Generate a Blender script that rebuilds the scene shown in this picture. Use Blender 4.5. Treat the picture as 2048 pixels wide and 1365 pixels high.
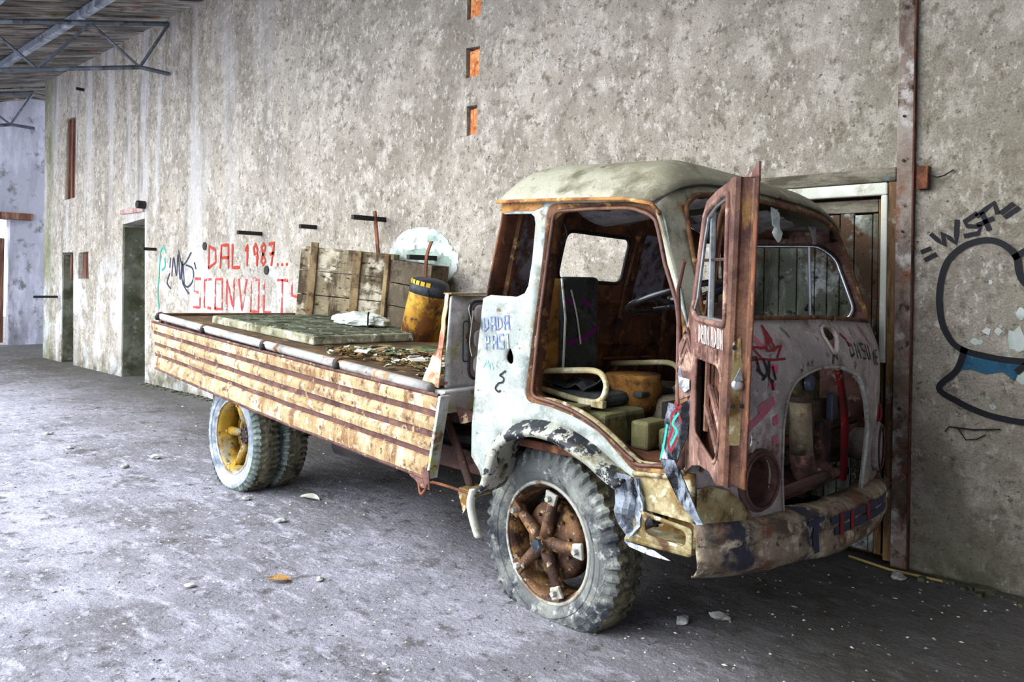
import bpy, bmesh, math, random
from math import sin, cos, pi, radians, atan2, sqrt
from mathutils import Vector, Matrix, noise
from mathutils.geometry import delaunay_2d_cdt

random.seed(7)
for o in list(bpy.data.objects):
    bpy.data.objects.remove(o, do_unlink=True)
SC = bpy.context.scene
COL = SC.collection

# ------------------------------------------------------------------ camera
cam_d = bpy.data.cameras.new('camera')
cam = bpy.data.objects.new('camera', cam_d)
COL.objects.link(cam)
cam_d.sensor_width = 36.0
cam_d.lens = 36.0 * 1540.0 / 2048.0
cam_d.shift_y = -115.0 / 2048.0
cam_d.clip_end = 200
_phi, _rho = radians(47.1), radians(0.95)
_F = Vector((-cos(_phi), sin(_phi), 0)); _R0 = Vector((sin(_phi), cos(_phi), 0)); _U0 = Vector((0, 0, 1))
_R = _R0 * cos(_rho) + _U0 * sin(_rho); _U = -_R0 * sin(_rho) + _U0 * cos(_rho)
cam.matrix_world = Matrix(((_R.x, _U.x, -_F.x, 0), (_R.y, _U.y, -_F.y, -4.71), (_R.z, _U.z, -_F.z, 1.57), (0, 0, 0, 1)))
SC.camera = cam

# ------------------------------------------------------------------ world, sun, exposure
w = bpy.data.worlds.new('sky'); SC.world = w
w.use_nodes = True
bg = w.node_tree.nodes['Background']
bg.inputs[0].default_value = (0.80, 0.86, 1.0, 1)
bg.inputs[1].default_value = 3.4
sun_d = bpy.data.lights.new('sun', 'SUN')
sun_d.energy = 2.6; sun_d.angle = radians(60); sun_d.color = (1.0, 0.97, 0.92)
sun = bpy.data.objects.new('sun', sun_d); COL.objects.link(sun)
sun.rotation_euler = Vector((0.62, 0.62, -0.48)).to_track_quat('-Z', 'Y').to_euler()
vs = SC.view_settings
vs.view_transform = 'Standard'; vs.look = 'None'; vs.gamma = 1.0; vs.use_curve_mapping = False
vs.exposure = 0.74

# ------------------------------------------------------------------ material helpers
def L(h):
    h = h.lstrip('#'); v = [int(h[i:i + 2], 16) / 255 for i in (0, 2, 4)]
    return tuple((c / 12.92 if c <= .04045 else ((c + .055) / 1.055) ** 2.4) for c in v) + (1,)

MATS = {}
def weather(name, base, layers=(), rough=.85, bump=(40, .3, .01), metal=0.0, fine=.22, fscale=130, spec=.3):
    """base colour, then layers (colour, scale, lo, hi[, stretch vector[, detail]]) mixed in by noise masks"""
    m = bpy.data.materials.new(name); m.use_nodes = True
    nt = m.node_tree; N = nt.nodes; K = nt.links
    bs = N['Principled BSDF']
    bs.inputs['Roughness'].default_value = rough; bs.inputs['Metallic'].default_value = metal
    bs.inputs['Specular IOR Level'].default_value = spec
    tc = N.new('ShaderNodeTexCoord'); co = tc.outputs['Object']
    cur = None
    def nz(scale, vec=(1, 1, 1), seed=0, detail=7, rgh=.66):
        mp = N.new('ShaderNodeMapping'); mp.inputs['Scale'].default_value = vec
        mp.inputs['Location'].default_value = (seed * 3.1, seed * 1.7, seed * 2.3)
        K.new(co, mp.inputs[0])
        n = N.new('ShaderNodeTexNoise'); n.inputs['Scale'].default_value = scale
        n.inputs['Detail'].default_value = detail; n.inputs['Roughness'].default_value = rgh
        K.new(mp.outputs[0], n.inputs['Vector'])
        return n.outputs['Fac']
    rgb = N.new('ShaderNodeRGB'); rgb.outputs[0].default_value = L(base) if isinstance(base, str) else base
    cur = rgb.outputs[0]
    for i, ly in enumerate(layers):
        col, sc, lo, hi = ly[:4]
        vec = ly[4] if len(ly) > 4 else (1, 1, 1)
        fac = nz(sc, vec, i + 1 + len(name))
        mr = N.new('ShaderNodeMapRange'); mr.inputs['From Min'].default_value = lo; mr.inputs['From Max'].default_value = hi
        mr.clamp = True
        K.new(fac, mr.inputs['Value'])
        mx = N.new('ShaderNodeMix'); mx.data_type = 'RGBA'
        K.new(mr.outputs[0], mx.inputs[0]); K.new(cur, mx.inputs[6]); mx.inputs[7].default_value = L(col)
        cur = mx.outputs[2]
    if fine:
        fac = nz(fscale, (1, 1, 1), 9, 4, .7)
        mr = N.new('ShaderNodeMapRange'); mr.inputs['From Min'].default_value = .3; mr.inputs['From Max'].default_value = .7
        mr.inputs['To Min'].default_value = 1 - fine; mr.inputs['To Max'].default_value = 1 + fine
        K.new(fac, mr.inputs['Value'])
        mx = N.new('ShaderNodeMix'); mx.data_type = 'RGBA'; mx.blend_type = 'MULTIPLY'; mx.inputs[0].default_value = 1
        K.new(cur, mx.inputs[6]); K.new(mr.outputs[0], mx.inputs[7]); cur = mx.outputs[2]
    K.new(cur, bs.inputs['Base Color'])
    if bump:
        b = N.new('ShaderNodeBump'); b.inputs['Strength'].default_value = bump[1]; b.inputs['Distance'].default_value = bump[2]
        K.new(nz(bump[0], (1, 1, 1), 4, 8, .7), b.inputs['Height']); K.new(b.outputs[0], bs.inputs['Normal'])
    MATS[name] = m
    return m

def flat(name, col, rough=.8, metal=0.0, spec=.3):
    return weather(name, col, (), rough, None, metal, .12, 60, spec)

# ------------------------------------------------------------------ materials
plaster = weather('grey_plaster', '#b5ad9c', [
    ('#9e9584', .9, .46, .66), ('#cdc4b1', 1.9, .48, .66, (1, 1, .6)), ('#ddd5c4', 7, .50, .64, (1, 1, .8)),
    ('#8f8674', 13, .53, .66), ('#ece6d8', 24, .56, .67, (1, 1, .6)), ('#6d6556', 34, .59, .68), ('#4a4336', 50, .63, .70)],
    rough=.95, bump=(20, 1.0, .04), fine=.3, fscale=90, spec=.1)
def plaster_extras(m):
    # damp greenish foot of the wall, smeared whitewash runs at the low left stretch: stains with their own shape
    nt = m.node_tree; N = nt.nodes; K = nt.links; bs = N['Principled BSDF']
    src = bs.inputs['Base Color'].links[0].from_socket
    tc = N.new('ShaderNodeTexCoord'); sp = N.new('ShaderNodeSeparateXYZ'); K.new(tc.outputs['Object'], sp.inputs[0])
    def noise_(sc, vec=(1, 1, 1), loc=(0, 0, 0)):
        mp = N.new('ShaderNodeMapping'); mp.inputs['Scale'].default_value = vec; mp.inputs['Location'].default_value = loc
        K.new(tc.outputs['Object'], mp.inputs[0])
        n = N.new('ShaderNodeTexNoise'); n.inputs['Scale'].default_value = sc; n.inputs['Detail'].default_value = 6; n.inputs['Roughness'].default_value = .62
        K.new(mp.outputs[0], n.inputs['Vector']); return n.outputs['Fac']
    def math_(op, a, b):
        q = N.new('ShaderNodeMath'); q.operation = op
        for i, v in enumerate((a, b)):
            if isinstance(v, (int, float)): q.inputs[i].default_value = v
            else: K.new(v, q.inputs[i])
        return q.outputs[0]
    def rng(v, a, b, c=0, d=1):
        q = N.new('ShaderNodeMapRange'); q.clamp = True
        for i, z in enumerate((a, b, c, d)): q.inputs[i + 1].default_value = z
        K.new(v, q.inputs[0]); return q.outputs[0]
    def mix(fac, c, cur):
        q = N.new('ShaderNodeMix'); q.data_type = 'RGBA'; K.new(fac, q.inputs[0]); K.new(cur, q.inputs[6]); q.inputs[7].default_value = L(c); return q.outputs[2]
    cur = src
    X, Z = sp.outputs[0], sp.outputs[2]
    # vertical runs down the far half of the wall
    left = rng(X, -7.0, -11.0)
    runs = rng(noise_(2.2, (1, 1, .12)), .5, .62)
    cur = mix(math_('MULTIPLY', math_('MULTIPLY', runs, left), .75), '#dcdad6', cur)
    runs2 = rng(noise_(3.0, (1, 1, .12), (5, 0, 3)), .55, .66)
    cur = mix(math_('MULTIPLY', math_('MULTIPLY', runs2, left), .55), '#6d6a63', cur)
    # flaking whitewash low down at the left
    low = math_('MULTIPLY', rng(Z, 2.0, 1.3), rng(X, -6.6, -8.0))
    cur = mix(math_('MULTIPLY', rng(noise_(1.6, (1, 1, 1), (2, 0, 1)), .50, .56), low), '#e4e6e4', cur)
    # moss at the foot
    foot = math_('MULTIPLY', rng(Z, .45, .05), rng(noise_(2.5), .35, .6))
    cur = mix(math_('MULTIPLY', foot, .85), '#4e5132', cur)
    # yellower, darker tone in patches on the right stretch
    rt = math_('MULTIPLY', rng(X, -3.0, -1.2), rng(noise_(1.3, (1, 1, 1), (7, 0, 2)), .35, .7))
    cur = mix(math_('MULTIPLY', rt, .55), '#7d7a60', cur)
    # green algae at the free end
    al = math_('MULTIPLY', rng(X, -16.05, -16.4), rng(noise_(1.1, (1, 1, .4), (1, 0, 9)), .42, .6))
    cur = mix(math_('MULTIPLY', al, .8), '#77824e', cur)
    K.new(cur, bs.inputs['Base Color'])
plaster_extras(plaster)
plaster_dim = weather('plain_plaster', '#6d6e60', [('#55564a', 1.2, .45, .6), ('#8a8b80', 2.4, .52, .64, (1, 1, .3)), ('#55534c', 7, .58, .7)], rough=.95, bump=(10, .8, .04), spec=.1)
far_plaster = weather('far_plaster', '#a3a3ac', [('#7f7f86', .8, .45, .6, (1, 1, .3)), ('#c3c3cf', 1.6, .50, .64, (1, 1, .3)), ('#6b6a66', 4, .55, .68)], rough=.95, bump=(8, .8, .04), spec=.1)
concrete = weather('dusty_concrete', '#94939a', [
    ('#6e6c6c', .38, .50, .64), ('#b3b2bb', .8, .48, .64), ('#5a5755', 2.2, .57, .68), ('#bfbec8', 5.5, .52, .66, (1, 2.2, 1)),
    ('#6b686a', 11, .55, .66), ('#d2d1da', 26, .58, .68), ('#454240', 36, .61, .69)], rough=.9, bump=(22, 1.0, .03), fine=.32, fscale=110, spec=.25)
def floor_shade(m):
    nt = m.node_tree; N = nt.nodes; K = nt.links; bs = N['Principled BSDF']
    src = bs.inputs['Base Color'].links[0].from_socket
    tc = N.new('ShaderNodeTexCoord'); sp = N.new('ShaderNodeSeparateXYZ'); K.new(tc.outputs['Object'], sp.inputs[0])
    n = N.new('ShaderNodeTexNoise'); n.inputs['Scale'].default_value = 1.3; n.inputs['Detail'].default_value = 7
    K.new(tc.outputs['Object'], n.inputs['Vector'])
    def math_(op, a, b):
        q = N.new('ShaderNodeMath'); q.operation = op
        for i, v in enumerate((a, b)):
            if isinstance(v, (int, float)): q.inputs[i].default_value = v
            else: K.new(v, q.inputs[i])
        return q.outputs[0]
    # shade painted into the floor colour along the wall
    rx = math_('MULTIPLY', math_('MAXIMUM', math_('ADD', sp.outputs[0], 2.6), 0.0), .75)   # painted shade deepens towards the right corner
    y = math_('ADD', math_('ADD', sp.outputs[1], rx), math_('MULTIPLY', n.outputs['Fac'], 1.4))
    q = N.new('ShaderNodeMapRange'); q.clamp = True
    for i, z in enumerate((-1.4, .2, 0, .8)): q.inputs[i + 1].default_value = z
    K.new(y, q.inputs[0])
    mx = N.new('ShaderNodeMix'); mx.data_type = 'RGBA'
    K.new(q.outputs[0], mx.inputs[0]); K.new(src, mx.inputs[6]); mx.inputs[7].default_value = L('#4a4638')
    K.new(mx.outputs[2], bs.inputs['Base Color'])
floor_shade(concrete)

cab_paint = weather('pale_cab_paint', '#8f978f', [('#abb3ab', 2.2, .46, .62), ('#6f776f', 4, .53, .64), ('#8c8668', 1.6, .55, .66), ('#c3cac4', 11, .54, .66), ('#5f4a30', 5, .61, .66), ('#3f3326', 24, .63, .69)], rough=.6, bump=(30, .2, .01), fine=.2)
roof_paint = weather('dusty_roof_paint', '#86836c', [('#a3a28c', 2.0, .45, .6), ('#66624c', 4, .52, .64), ('#9a9a88', 14, .54, .66), ('#7a5a2c', 3, .58, .66), ('#54381e', 14, .62, .69)], rough=.6, bump=(30, .2, .01), fine=.2)
gutter_rust = weather('gutter_rust', '#a9793f', [('#6b3f22', 7, .48, .6), ('#d2b682', 12, .56, .66), ('#3d2415', 22, .6, .68)], rough=.8, bump=(60, .4, .01))
front_paint = weather('dusty_front_paint', '#8d8480', [('#a89f99', 2.6, .46, .62), ('#6b625c', 3.5, .50, .64), ('#bcb5ad', 9, .56, .67), ('#6b4a44', 3.0, .56, .66), ('#41332f', 16, .60, .68)], rough=.75, bump=(28, .3, .012), fine=.22)
inner_rust = weather('dark_inner_rust', '#5c3a29', [('#7a4c30', 4, .46, .62), ('#3a241a', 6, .48, .62), ('#96653c', 14, .56, .67)], rough=.8, bump=(40, .4, .01))
inner_grey = weather('faded_inner_grey', '#5c463c', [('#8f8e99', 7, .42, .54), ('#3f2c24', 5, .55, .66)], rough=.8, bump=(40, .3, .01))
primer = weather('pink_brown_primer', '#684940', [('#87685b', 3, .46, .62, (1, 1, .4)), ('#4a2f25', 6, .50, .62), ('#a88c78', 12, .56, .66), ('#301c14', 18, .60, .68)], rough=.62, bump=(60, .35, .01))
gold_rust = weather('gold_rust', '#61443a', [('#7d5a42', 3, .48, .62, (1, 1, .3)), ('#452b22', 5, .48, .62), ('#a07c40', 6, .57, .66, (1, 1, .25)), ('#2a1912', 16, .60, .68)], rough=.55, bump=(60, .35, .01), metal=.1)
frame_rust = weather('door_frame_rust', '#5a3a25', [('#7d5632', 5, .46, .62), ('#38211a', 7, .48, .62), ('#a5824c', 14, .56, .66)], rough=.75, bump=(60, .4, .01))
sill_paint = weather('yellowed_sill_paint', '#8f845d', [('#b9b28e', 3, .46, .6), ('#705d30', 4, .48, .60), ('#4c331a', 9, .54, .63), ('#d6d1bb', 14, .56, .65)], rough=.55, bump=(50, .3, .008))
fender_paint = weather('flaked_fender_paint', '#989a8b', [('#b4b5a7', 4, .46, .6), ('#1b1e22', 5.5, .525, .55), ('#23262b', 15, .56, .58), ('#6d6742', 5, .57, .66), ('#cfd1c6', 16, .58, .66)], rough=.5, bump=(40, .3, .01), fine=.15)
crumple_steel = weather('bent_bare_steel', '#828b94', [('#191b20', 6, .49, .55, (1, 1, .35)), ('#c3ced8', 9, .53, .61, (1, 1, .3)), ('#4a3c30', 10, .60, .67)], rough=.35, bump=(30, .5, .02), metal=.35)  # pale and dark streaks paint fold highlights and shade into the steel
gate_cream = weather('cream_gate_paint', '#97815a', [('#b7a277', 2.2, .44, .6), ('#d3c39c', 4, .52, .64, (1.5, 1, .7)), ('#7a5834', 5, .50, .62, (2, 1, .6)), ('#5f3a28', 11, .55, .65), ('#e4d8b8', 15, .57, .66), ('#3f261a', 26, .59, .67)], rough=.7, bump=(50, .4, .01), fine=.28)
groove_rust = weather('groove_rust', '#573a33', [('#6d4d44', 6, .48, .62), ('#3c251f', 9, .48, .62), ('#a08a66', 16, .59, .66)], rough=.8, bump=(50, .4, .008))
pipe_white = weather('white_pipe_paint', '#96968f', [('#b5b5af', 3, .48, .62), ('#74726a', 6, .52, .64), ('#8f6a2c', 2.6, .57, .63), ('#5f371f', 5, .60, .66)], rough=.6, bump=(50, .2, .006), fine=.12)
bed_floor_m = weather('brown_bed_floor', '#54402a', [('#6f5636', 2, .48, .6), ('#3a2b1d', 4, .5, .62), ('#8a7347', 9, .6, .68)], rough=.85, bump=(40, .4, .01))
head_paint = weather('grey_headboard_paint', '#a3a8a4', [('#bcc1bd', 4, .48, .62), ('#83856e', 3, .50, .62), ('#9a9a5e', 6, .56, .63), ('#6a4628', 9, .58, .65)], rough=.7, bump=(50, .3, .008))
dark_gap = weather('dark_recess_paint', '#2b2d2e', [('#3c3f40', 8, .5, .62)], rough=.8, bump=None)
chassis_m = weather('chassis_rust', '#4a3630', [('#6b4c42', 4, .48, .62), ('#2a1f1c', 5, .5, .62), ('#866050', 10, .6, .68)], rough=.85, bump=(50, .4, .01))
under_black = weather('sooty_steel', '#1d1b1b', [('#2e2a28', 4, .5, .62), ('#121111', 6, .5, .62)], rough=.8, bump=(30, .3, .01))
tyre_m = weather('grey_dusty_tyre', '#5f625f', [('#85887f', 3.5, .46, .62), ('#3b3e42', 4, .49, .60), ('#25282d', 8, .54, .64), ('#a3a79f', 14, .56, .66)], rough=.85, bump=(60, .35, .008), fine=.2)
tread_m = weather('dirty_tread', '#57533f', [('#76715a', 8, .48, .6), ('#302c24', 10, .50, .6), ('#8d886c', 24, .57, .66)], rough=.9, bump=(80, .7, .012))
tyre_blue = weather('bleached_sidewall', '#8b949c', [('#b7c1c9', 4, .48, .6), ('#646c75', 5, .5, .62), ('#454c52', 10, .62, .7)], rough=.8, bump=(50, .25, .006), fine=.12)
rim_rust = weather('rim_rust', '#553d2c', [('#775638', 5, .46, .6), ('#38251b', 6, .47, .60), ('#9a7442', 11, .54, .64), ('#251811', 16, .55, .65), ('#b9a990', 22, .60, .67)], rough=.55, bump=(60, .5, .012), metal=.2)
rim_pale = weather('pale_rim_edge', '#9c9c90', [('#c6c9c0', 6, .48, .6), ('#6d5a42', 5, .50, .60), ('#7a4a26', 4, .55, .62)], rough=.5, bump=(60, .3, .008))
rim_yellow = weather('yellow_wheel_paint', '#9a7a24', [('#bd9a3a', 5, .47, .6), ('#6a5020', 5, .47, .60), ('#8a8872', 6, .54, .62), ('#382912', 13, .57, .66)], rough=.6, bump=(60, .35, .01))
hub_black = weather('hub_steel', '#3b434a', [('#6d7a84', 10, .5, .62)], rough=.4, bump=None, metal=.6)
chrome = weather('dull_chrome', '#c3c9c9', [('#8d9492', 9, .5, .64)], rough=.28, bump=None, metal=.85, fine=.05)
white_trim = weather('white_trim_paint', '#cfd2c0', [('#e6e8da', 5, .5, .6), ('#a9a58a', 6, .56, .66), ('#9c6d36', 4, .66, .70)], rough=.6, bump=None, fine=.1)
black_plastic = weather('black_plastic', '#0e1014', [('#1c2026', 8, .5, .62)], rough=.25, bump=None, fine=.05, spec=.5)
seat_grey = weather('grey_seat_cloth', '#3c3e3c', [('#4d504c', 6, .5, .6), ('#2b2c2a', 9, .5, .62)], rough=.95, bump=(90, .3, .006))
foam = weather('aged_seat_foam', '#8a5f2a', [('#a87a38', 5, .48, .6), ('#4a3013', 7, .5, .62)], rough=.95, bump=(60, .4, .01))
cream_tube = weather('cream_tube_paint', '#b3a67a', [('#ddd6b4', 7, .5, .6), ('#8a7436', 8, .53, .63), ('#5d4423', 14, .6, .68)], rough=.55, bump=None, fine=.15)
bumper_m = weather('scuffed_bumper', '#7d6f5c', [('#9d907a', 3, .46, .62), ('#4a3f33', 4, .48, .60, (1, 1, 3)), ('#2e2e38', 3.0, .53, .60), ('#b8ad94', 11, .55, .65), ('#6a4430', 6, .54, .64), ('#2a211b', 18, .58, .66)], rough=.65, bump=(24, .5, .015))
corner_gold = weather('gold_corner_panel', '#8d8056', [('#b0a47e', 3, .46, .6), ('#7d5a1e', 4, .48, .60), ('#4f3a18', 7, .52, .63), ('#d0c7a4', 11, .56, .65)], rough=.45, bump=(40, .3, .01))
engine_m = weather('dusty_engine', '#6d6350', [('#8a8268', 5, .48, .62), ('#3f372b', 6, .5, .62), ('#6b4a36', 9, .6, .68)], rough=.8, bump=(40, .4, .01))
engine_olive = weather('olive_engine_panel', '#6b6946', [('#8a8658', 5, .5, .62), ('#34321f', 6, .5, .62)], rough=.8, bump=(40, .3, .01))
red_bar_m = weather('red_bar_paint', '#7e1a20', [('#4d2522', 6, .5, .6), ('#a82630', 9, .56, .66), ('#b3a8a0', 11, .62, .67)], rough=.5, bump=(40, .2, .006))
lining = weather('torn_grey_lining', '#8b8988', [('#a9a7a6', 5, .48, .6), ('#656260', 7, .5, .62)], rough=.95, bump=(18, .6, .02))
green_fin = weather('pale_green_metal', '#8d9c86', [('#aeb9a4', 6, .5, .6), ('#5d5c40', 8, .55, .66)], rough=.6, bump=None)
crate_wood = weather('weathered_crate_wood', '#7b6d53', [('#a09273', 2.6, .45, .58), ('#4c402e', 3, .47, .60, (2.5, 2.5, .6)), ('#d6ccb0', 3.0, .53, .60), ('#3a2e1e', 10, .55, .65, (1, 1, 3))], rough=.9, bump=(30, .5, .01))
crate_dark = weather('dark_crate_wood', '#524838', [('#6d614b', 3, .48, .6), ('#332b20', 4, .5, .62), ('#857a60', 9, .62, .7)], rough=.9, bump=(30, .5, .01))  # darker copy of the crate wood, the second crate's shade put into colour
batten_wood = weather('crate_batten_wood', '#7d6a4a', [('#a08a62', 4, .48, .6, (1, 1, .3)), ('#4a3a26', 5, .5, .62), ('#6d4526', 7, .58, .66)], rough=.9, bump=(40, .4, .01))
slab_m = weather('mossy_slab', '#4f5440', [('#6d715c', 6, .48, .6), ('#30361f', 7, .48, .60), ('#95987f', 16, .57, .66)], rough=.95, bump=(40, .6, .012))
slab_edge_m = weather('pale_slab_edge', '#8f8d72', [('#b7b59c', 5, .46, .6), ('#5e5d42', 6, .48, .60), ('#d6d4c4', 14, .57, .66)], rough=.95, bump=(40, .6, .012))
drum_yellow = weather('rusty_yellow_drum', '#a87a1a', [('#c99a26', 4, .46, .6), ('#6a3f16', 3.5, .44, .56), ('#4a2810', 6, .50, .60), ('#33200f', 12, .57, .66)], rough=.55, bump=(40, .3, .01))
mark_yellow = flat('yellow_mark_paint', '#d0a422', .6)
drum_black = weather('black_drum_band', '#23262a', [('#3c4147', 7, .5, .62), ('#5a4a30', 9, .6, .68)], rough=.55, bump=None)
bag_m = weather('white_plastic_bag', '#c9d2c6', [('#e6ece4', 8, .5, .6), ('#9fb09a', 9, .55, .65)], rough=.45, bump=None, fine=.06)
green_stick = weather('green_rod_paint', '#5d6b45', [('#7c8a60', 7, .5, .6), ('#3f4a2e', 9, .5, .62)], rough=.7, bump=(60, .3, .006))
scrap_pale = weather('pale_scrap', '#c4c0ad', [('#e4e2d8', 9, .5, .6), ('#8d8468', 9, .55, .65)], rough=.8, bump=None)
scrap_brown = weather('brown_scrap', '#6d5836', [('#8d7448', 9, .5, .6), ('#3f301c', 9, .5, .62)], rough=.9, bump=None)
scrap_green = weather('olive_scrap', '#59603e', [('#737a52', 9, .5, .6), ('#33371f', 9, .5, .62)], rough=.9, bump=None)
truss_m = weather('grey_truss_steel', '#5b626a', [('#79828b', 4, .5, .62), ('#3b4046', 6, .5, .62)], rough=.6, bump=(40, .2, .006))
purlin_m = weather('pale_purlin_steel', '#8b939c', [('#b3bcc6', 4, .5, .62), ('#666d75', 6, .5, .62)], rough=.55, bump=(40, .2, .006))
roof_wood = weather('grey_roof_boards', '#6a645e', [('#9a948c', 2.2, .46, .58, (3, .5, 1)), ('#38332d', 3, .48, .58, (4, .5, 1)), ('#5d6238', 1.6, .58, .68), ('#6d4a3a', 2.4, .60, .68)], rough=.9, bump=(20, .5, .02))
brick_m = weather('orange_brick', '#d07c46', [('#e5a264', 9, .46, .6), ('#a5592f', 11, .50, .62), ('#efc596', 18, .57, .66)], rough=.9, bump=(60, .4, .008))
old_wood = weather('reddish_old_wood', '#6b4a3a', [('#8f6a52', 4, .48, .6, (2, 2, .3)), ('#4f2f20', 5, .5, .62, (2, 2, .3))], rough=.85, bump=(40, .3, .008))
plank_grey = weather('peeling_plank_paint', '#6f7363', [('#9ba294', 3, .45, .58, (2, 2, .6)), ('#4d5140', 4, .48, .60, (2, 2, .5)), ('#c7ccc6', 5, .54, .61), ('#5f4a36', 1.6, .54, .59), ('#33261a', 14, .58, .66), ('#2e4a58', 9, .64, .68)], rough=.85, bump=(40, .5, .01))
plank_brown = weather('bare_plank_wood', '#6a5136', [('#8d7048', 5, .48, .6, (3, 3, .4)), ('#3f2f1f', 6, .5, .62, (3, 3, .4)), ('#8f9084', 3, .60, .66)], rough=.85, bump=(40, .4, .008))
beam_wood = weather('grey_beam_wood', '#7d7867', [('#a09b8a', 3, .48, .6, (.5, 1, 2)), ('#4f4a3c', 4, .5, .62, (.5, 1, 2)), ('#5d6a68', 3, .62, .68)], rough=.9, bump=(30, .5, .01))
post_m = weather('rusty_iron_post', '#776759', [('#958a7f', 2.6, .46, .6), ('#4f3a2c', 3, .48, .60, (1, 1, .5)), ('#b3ada4', 6, .55, .64), ('#7a4a30', 4, .56, .64), ('#2c221c', 9, .58, .66)], rough=.75, bump=(50, .5, .01))
post_edge_m = weather('post_flange_rust', '#543327', [('#73483a', 5, .5, .62), ('#301d17', 6, .5, .62)], rough=.8, bump=(50, .4, .008))
iron_rod = weather('black_iron', '#24211f', [('#44352c', 8, .55, .65)], rough=.7, bump=None)
strap_rust = weather('rust_strap', '#7a4a30', [('#9c6642', 6, .5, .6), ('#4f2c1c', 7, .5, .62)], rough=.8, bump=(60, .3, .006))
spray_black = flat('black_spray_paint', '#17181c', .7)
spray_tag = flat('blue_black_marker', '#2b3044', .7)
spray_red = flat('red_spray_paint', '#a8321f', .8)
spray_crimson = flat('crimson_paint', '#7c0f1c', .6)
spray_pink = weather('pink_spray', '#b8566a', [('#8a6a6c', 18, .46, .6)], rough=.8, bump=None)
spray_pale_red = weather('faded_red_letters', '#b5403c', [('#cfc7c0', 7, .55, .62)], rough=.8, bump=None)
spray_teal = flat('teal_paint', '#2fa58f', .6)
spray_cyan = flat('cyan_marker', '#86d8dc', .7)
spray_blue = weather('blue_patch_paint', '#2a5a72', [('#8e9a98', 6, .56, .62), ('#1c3c50', 5, .5, .62)], rough=.8, bump=None)
ink_blue = weather('violet_ink', '#6f7ca6', [('#a9b4cf', 16, .5, .6)], rough=.8, bump=None)
magenta = flat('magenta_marker', '#6b1a63', .8)
white_ink = flat('white_paint_marker', '#e6dfd8', .7)
whitewash = weather('white_limewash', '#c2c8c1', [('#d8ddd7', 2, .46, .6), ('#9fb3a6', 2.6, .52, .62), ('#7f8b80', 8, .58, .66)], rough=.9, bump=(14, .5, .02), fine=.08)
stone_m = weather('pale_stone', '#a8a79f', [('#cfcec6', 9, .5, .6), ('#6d6b62', 12, .5, .62)], rough=.9, bump=(40, .5, .01))
gravel_m = weather('floor_gravel', '#77757a', [('#a3a2a8', 3, .48, .6), ('#3c3937', 4, .5, .62)], rough=.95, bump=None)
leaf_m = weather('dry_leaf', '#a07a48', [('#c8a870', 12, .5, .6), ('#6d4c28', 14, .5, .62)], rough=.9, bump=None)
straw_m = flat('straw', '#b09a58', .8)
moss_m = weather('weed_green', '#46522c', [('#5f6e3a', 9, .5, .6)], rough=.9, bump=None)
puddle_glass = flat('lamp_glass', '#5d6478', .15, 0, .6)
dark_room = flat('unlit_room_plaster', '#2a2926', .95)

# ------------------------------------------------------------------ mesh helpers
def mesh(name, v, f, mat, parent=None, smooth=False, kind=None, label=None, loc=None):
    me = bpy.data.meshes.new(name)
    me.from_pydata([tuple(p) for p in v], [], f); me.update()
    bm = bmesh.new(); bm.from_mesh(me); bmesh.ops.recalc_face_normals(bm, faces=bm.faces); bm.to_mesh(me); bm.free()
    me.materials.append(mat)
    if smooth:
        for p in me.polygons: p.use_smooth = True
    o = bpy.data.objects.new(name, me); COL.objects.link(o)
    if parent: o.parent = parent
    if kind: o['kind'] = kind
    if label: o['label'] = label
    if loc: o.location = loc
    return o

def solid(o, t, offset=0.0, bevel=0):
    m = o.modifiers.new('thickness', 'SOLIDIFY'); m.thickness = t; m.offset = offset
    if bevel:
        b = o.modifiers.new('soft_edge', 'BEVEL'); b.width = bevel; b.segments = 2; b.limit_method = 'ANGLE'; b.angle_limit = radians(40)
    return o
def bev(o, wd, seg=2):
    b = o.modifiers.new('soft_edge', 'BEVEL'); b.width = wd; b.segments = seg; b.limit_method = 'ANGLE'; b.angle_limit = radians(40)
    return o
def empty(name, loc=(0, 0, 0), rz=0, label=None, cat=None, group=None):
    o = bpy.data.objects.new(name, None); COL.objects.link(o); o.location = loc; o.rotation_euler = (0, 0, rz)
    o.empty_display_size = .1
    return tag(o, label, cat, group)
def tag(o, label=None, cat=None, group=None, kind=None):
    if label: o['label'] = label
    if cat: o['category'] = cat
    if group: o['group'] = group
    if kind: o['kind'] = kind
    return o

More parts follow.
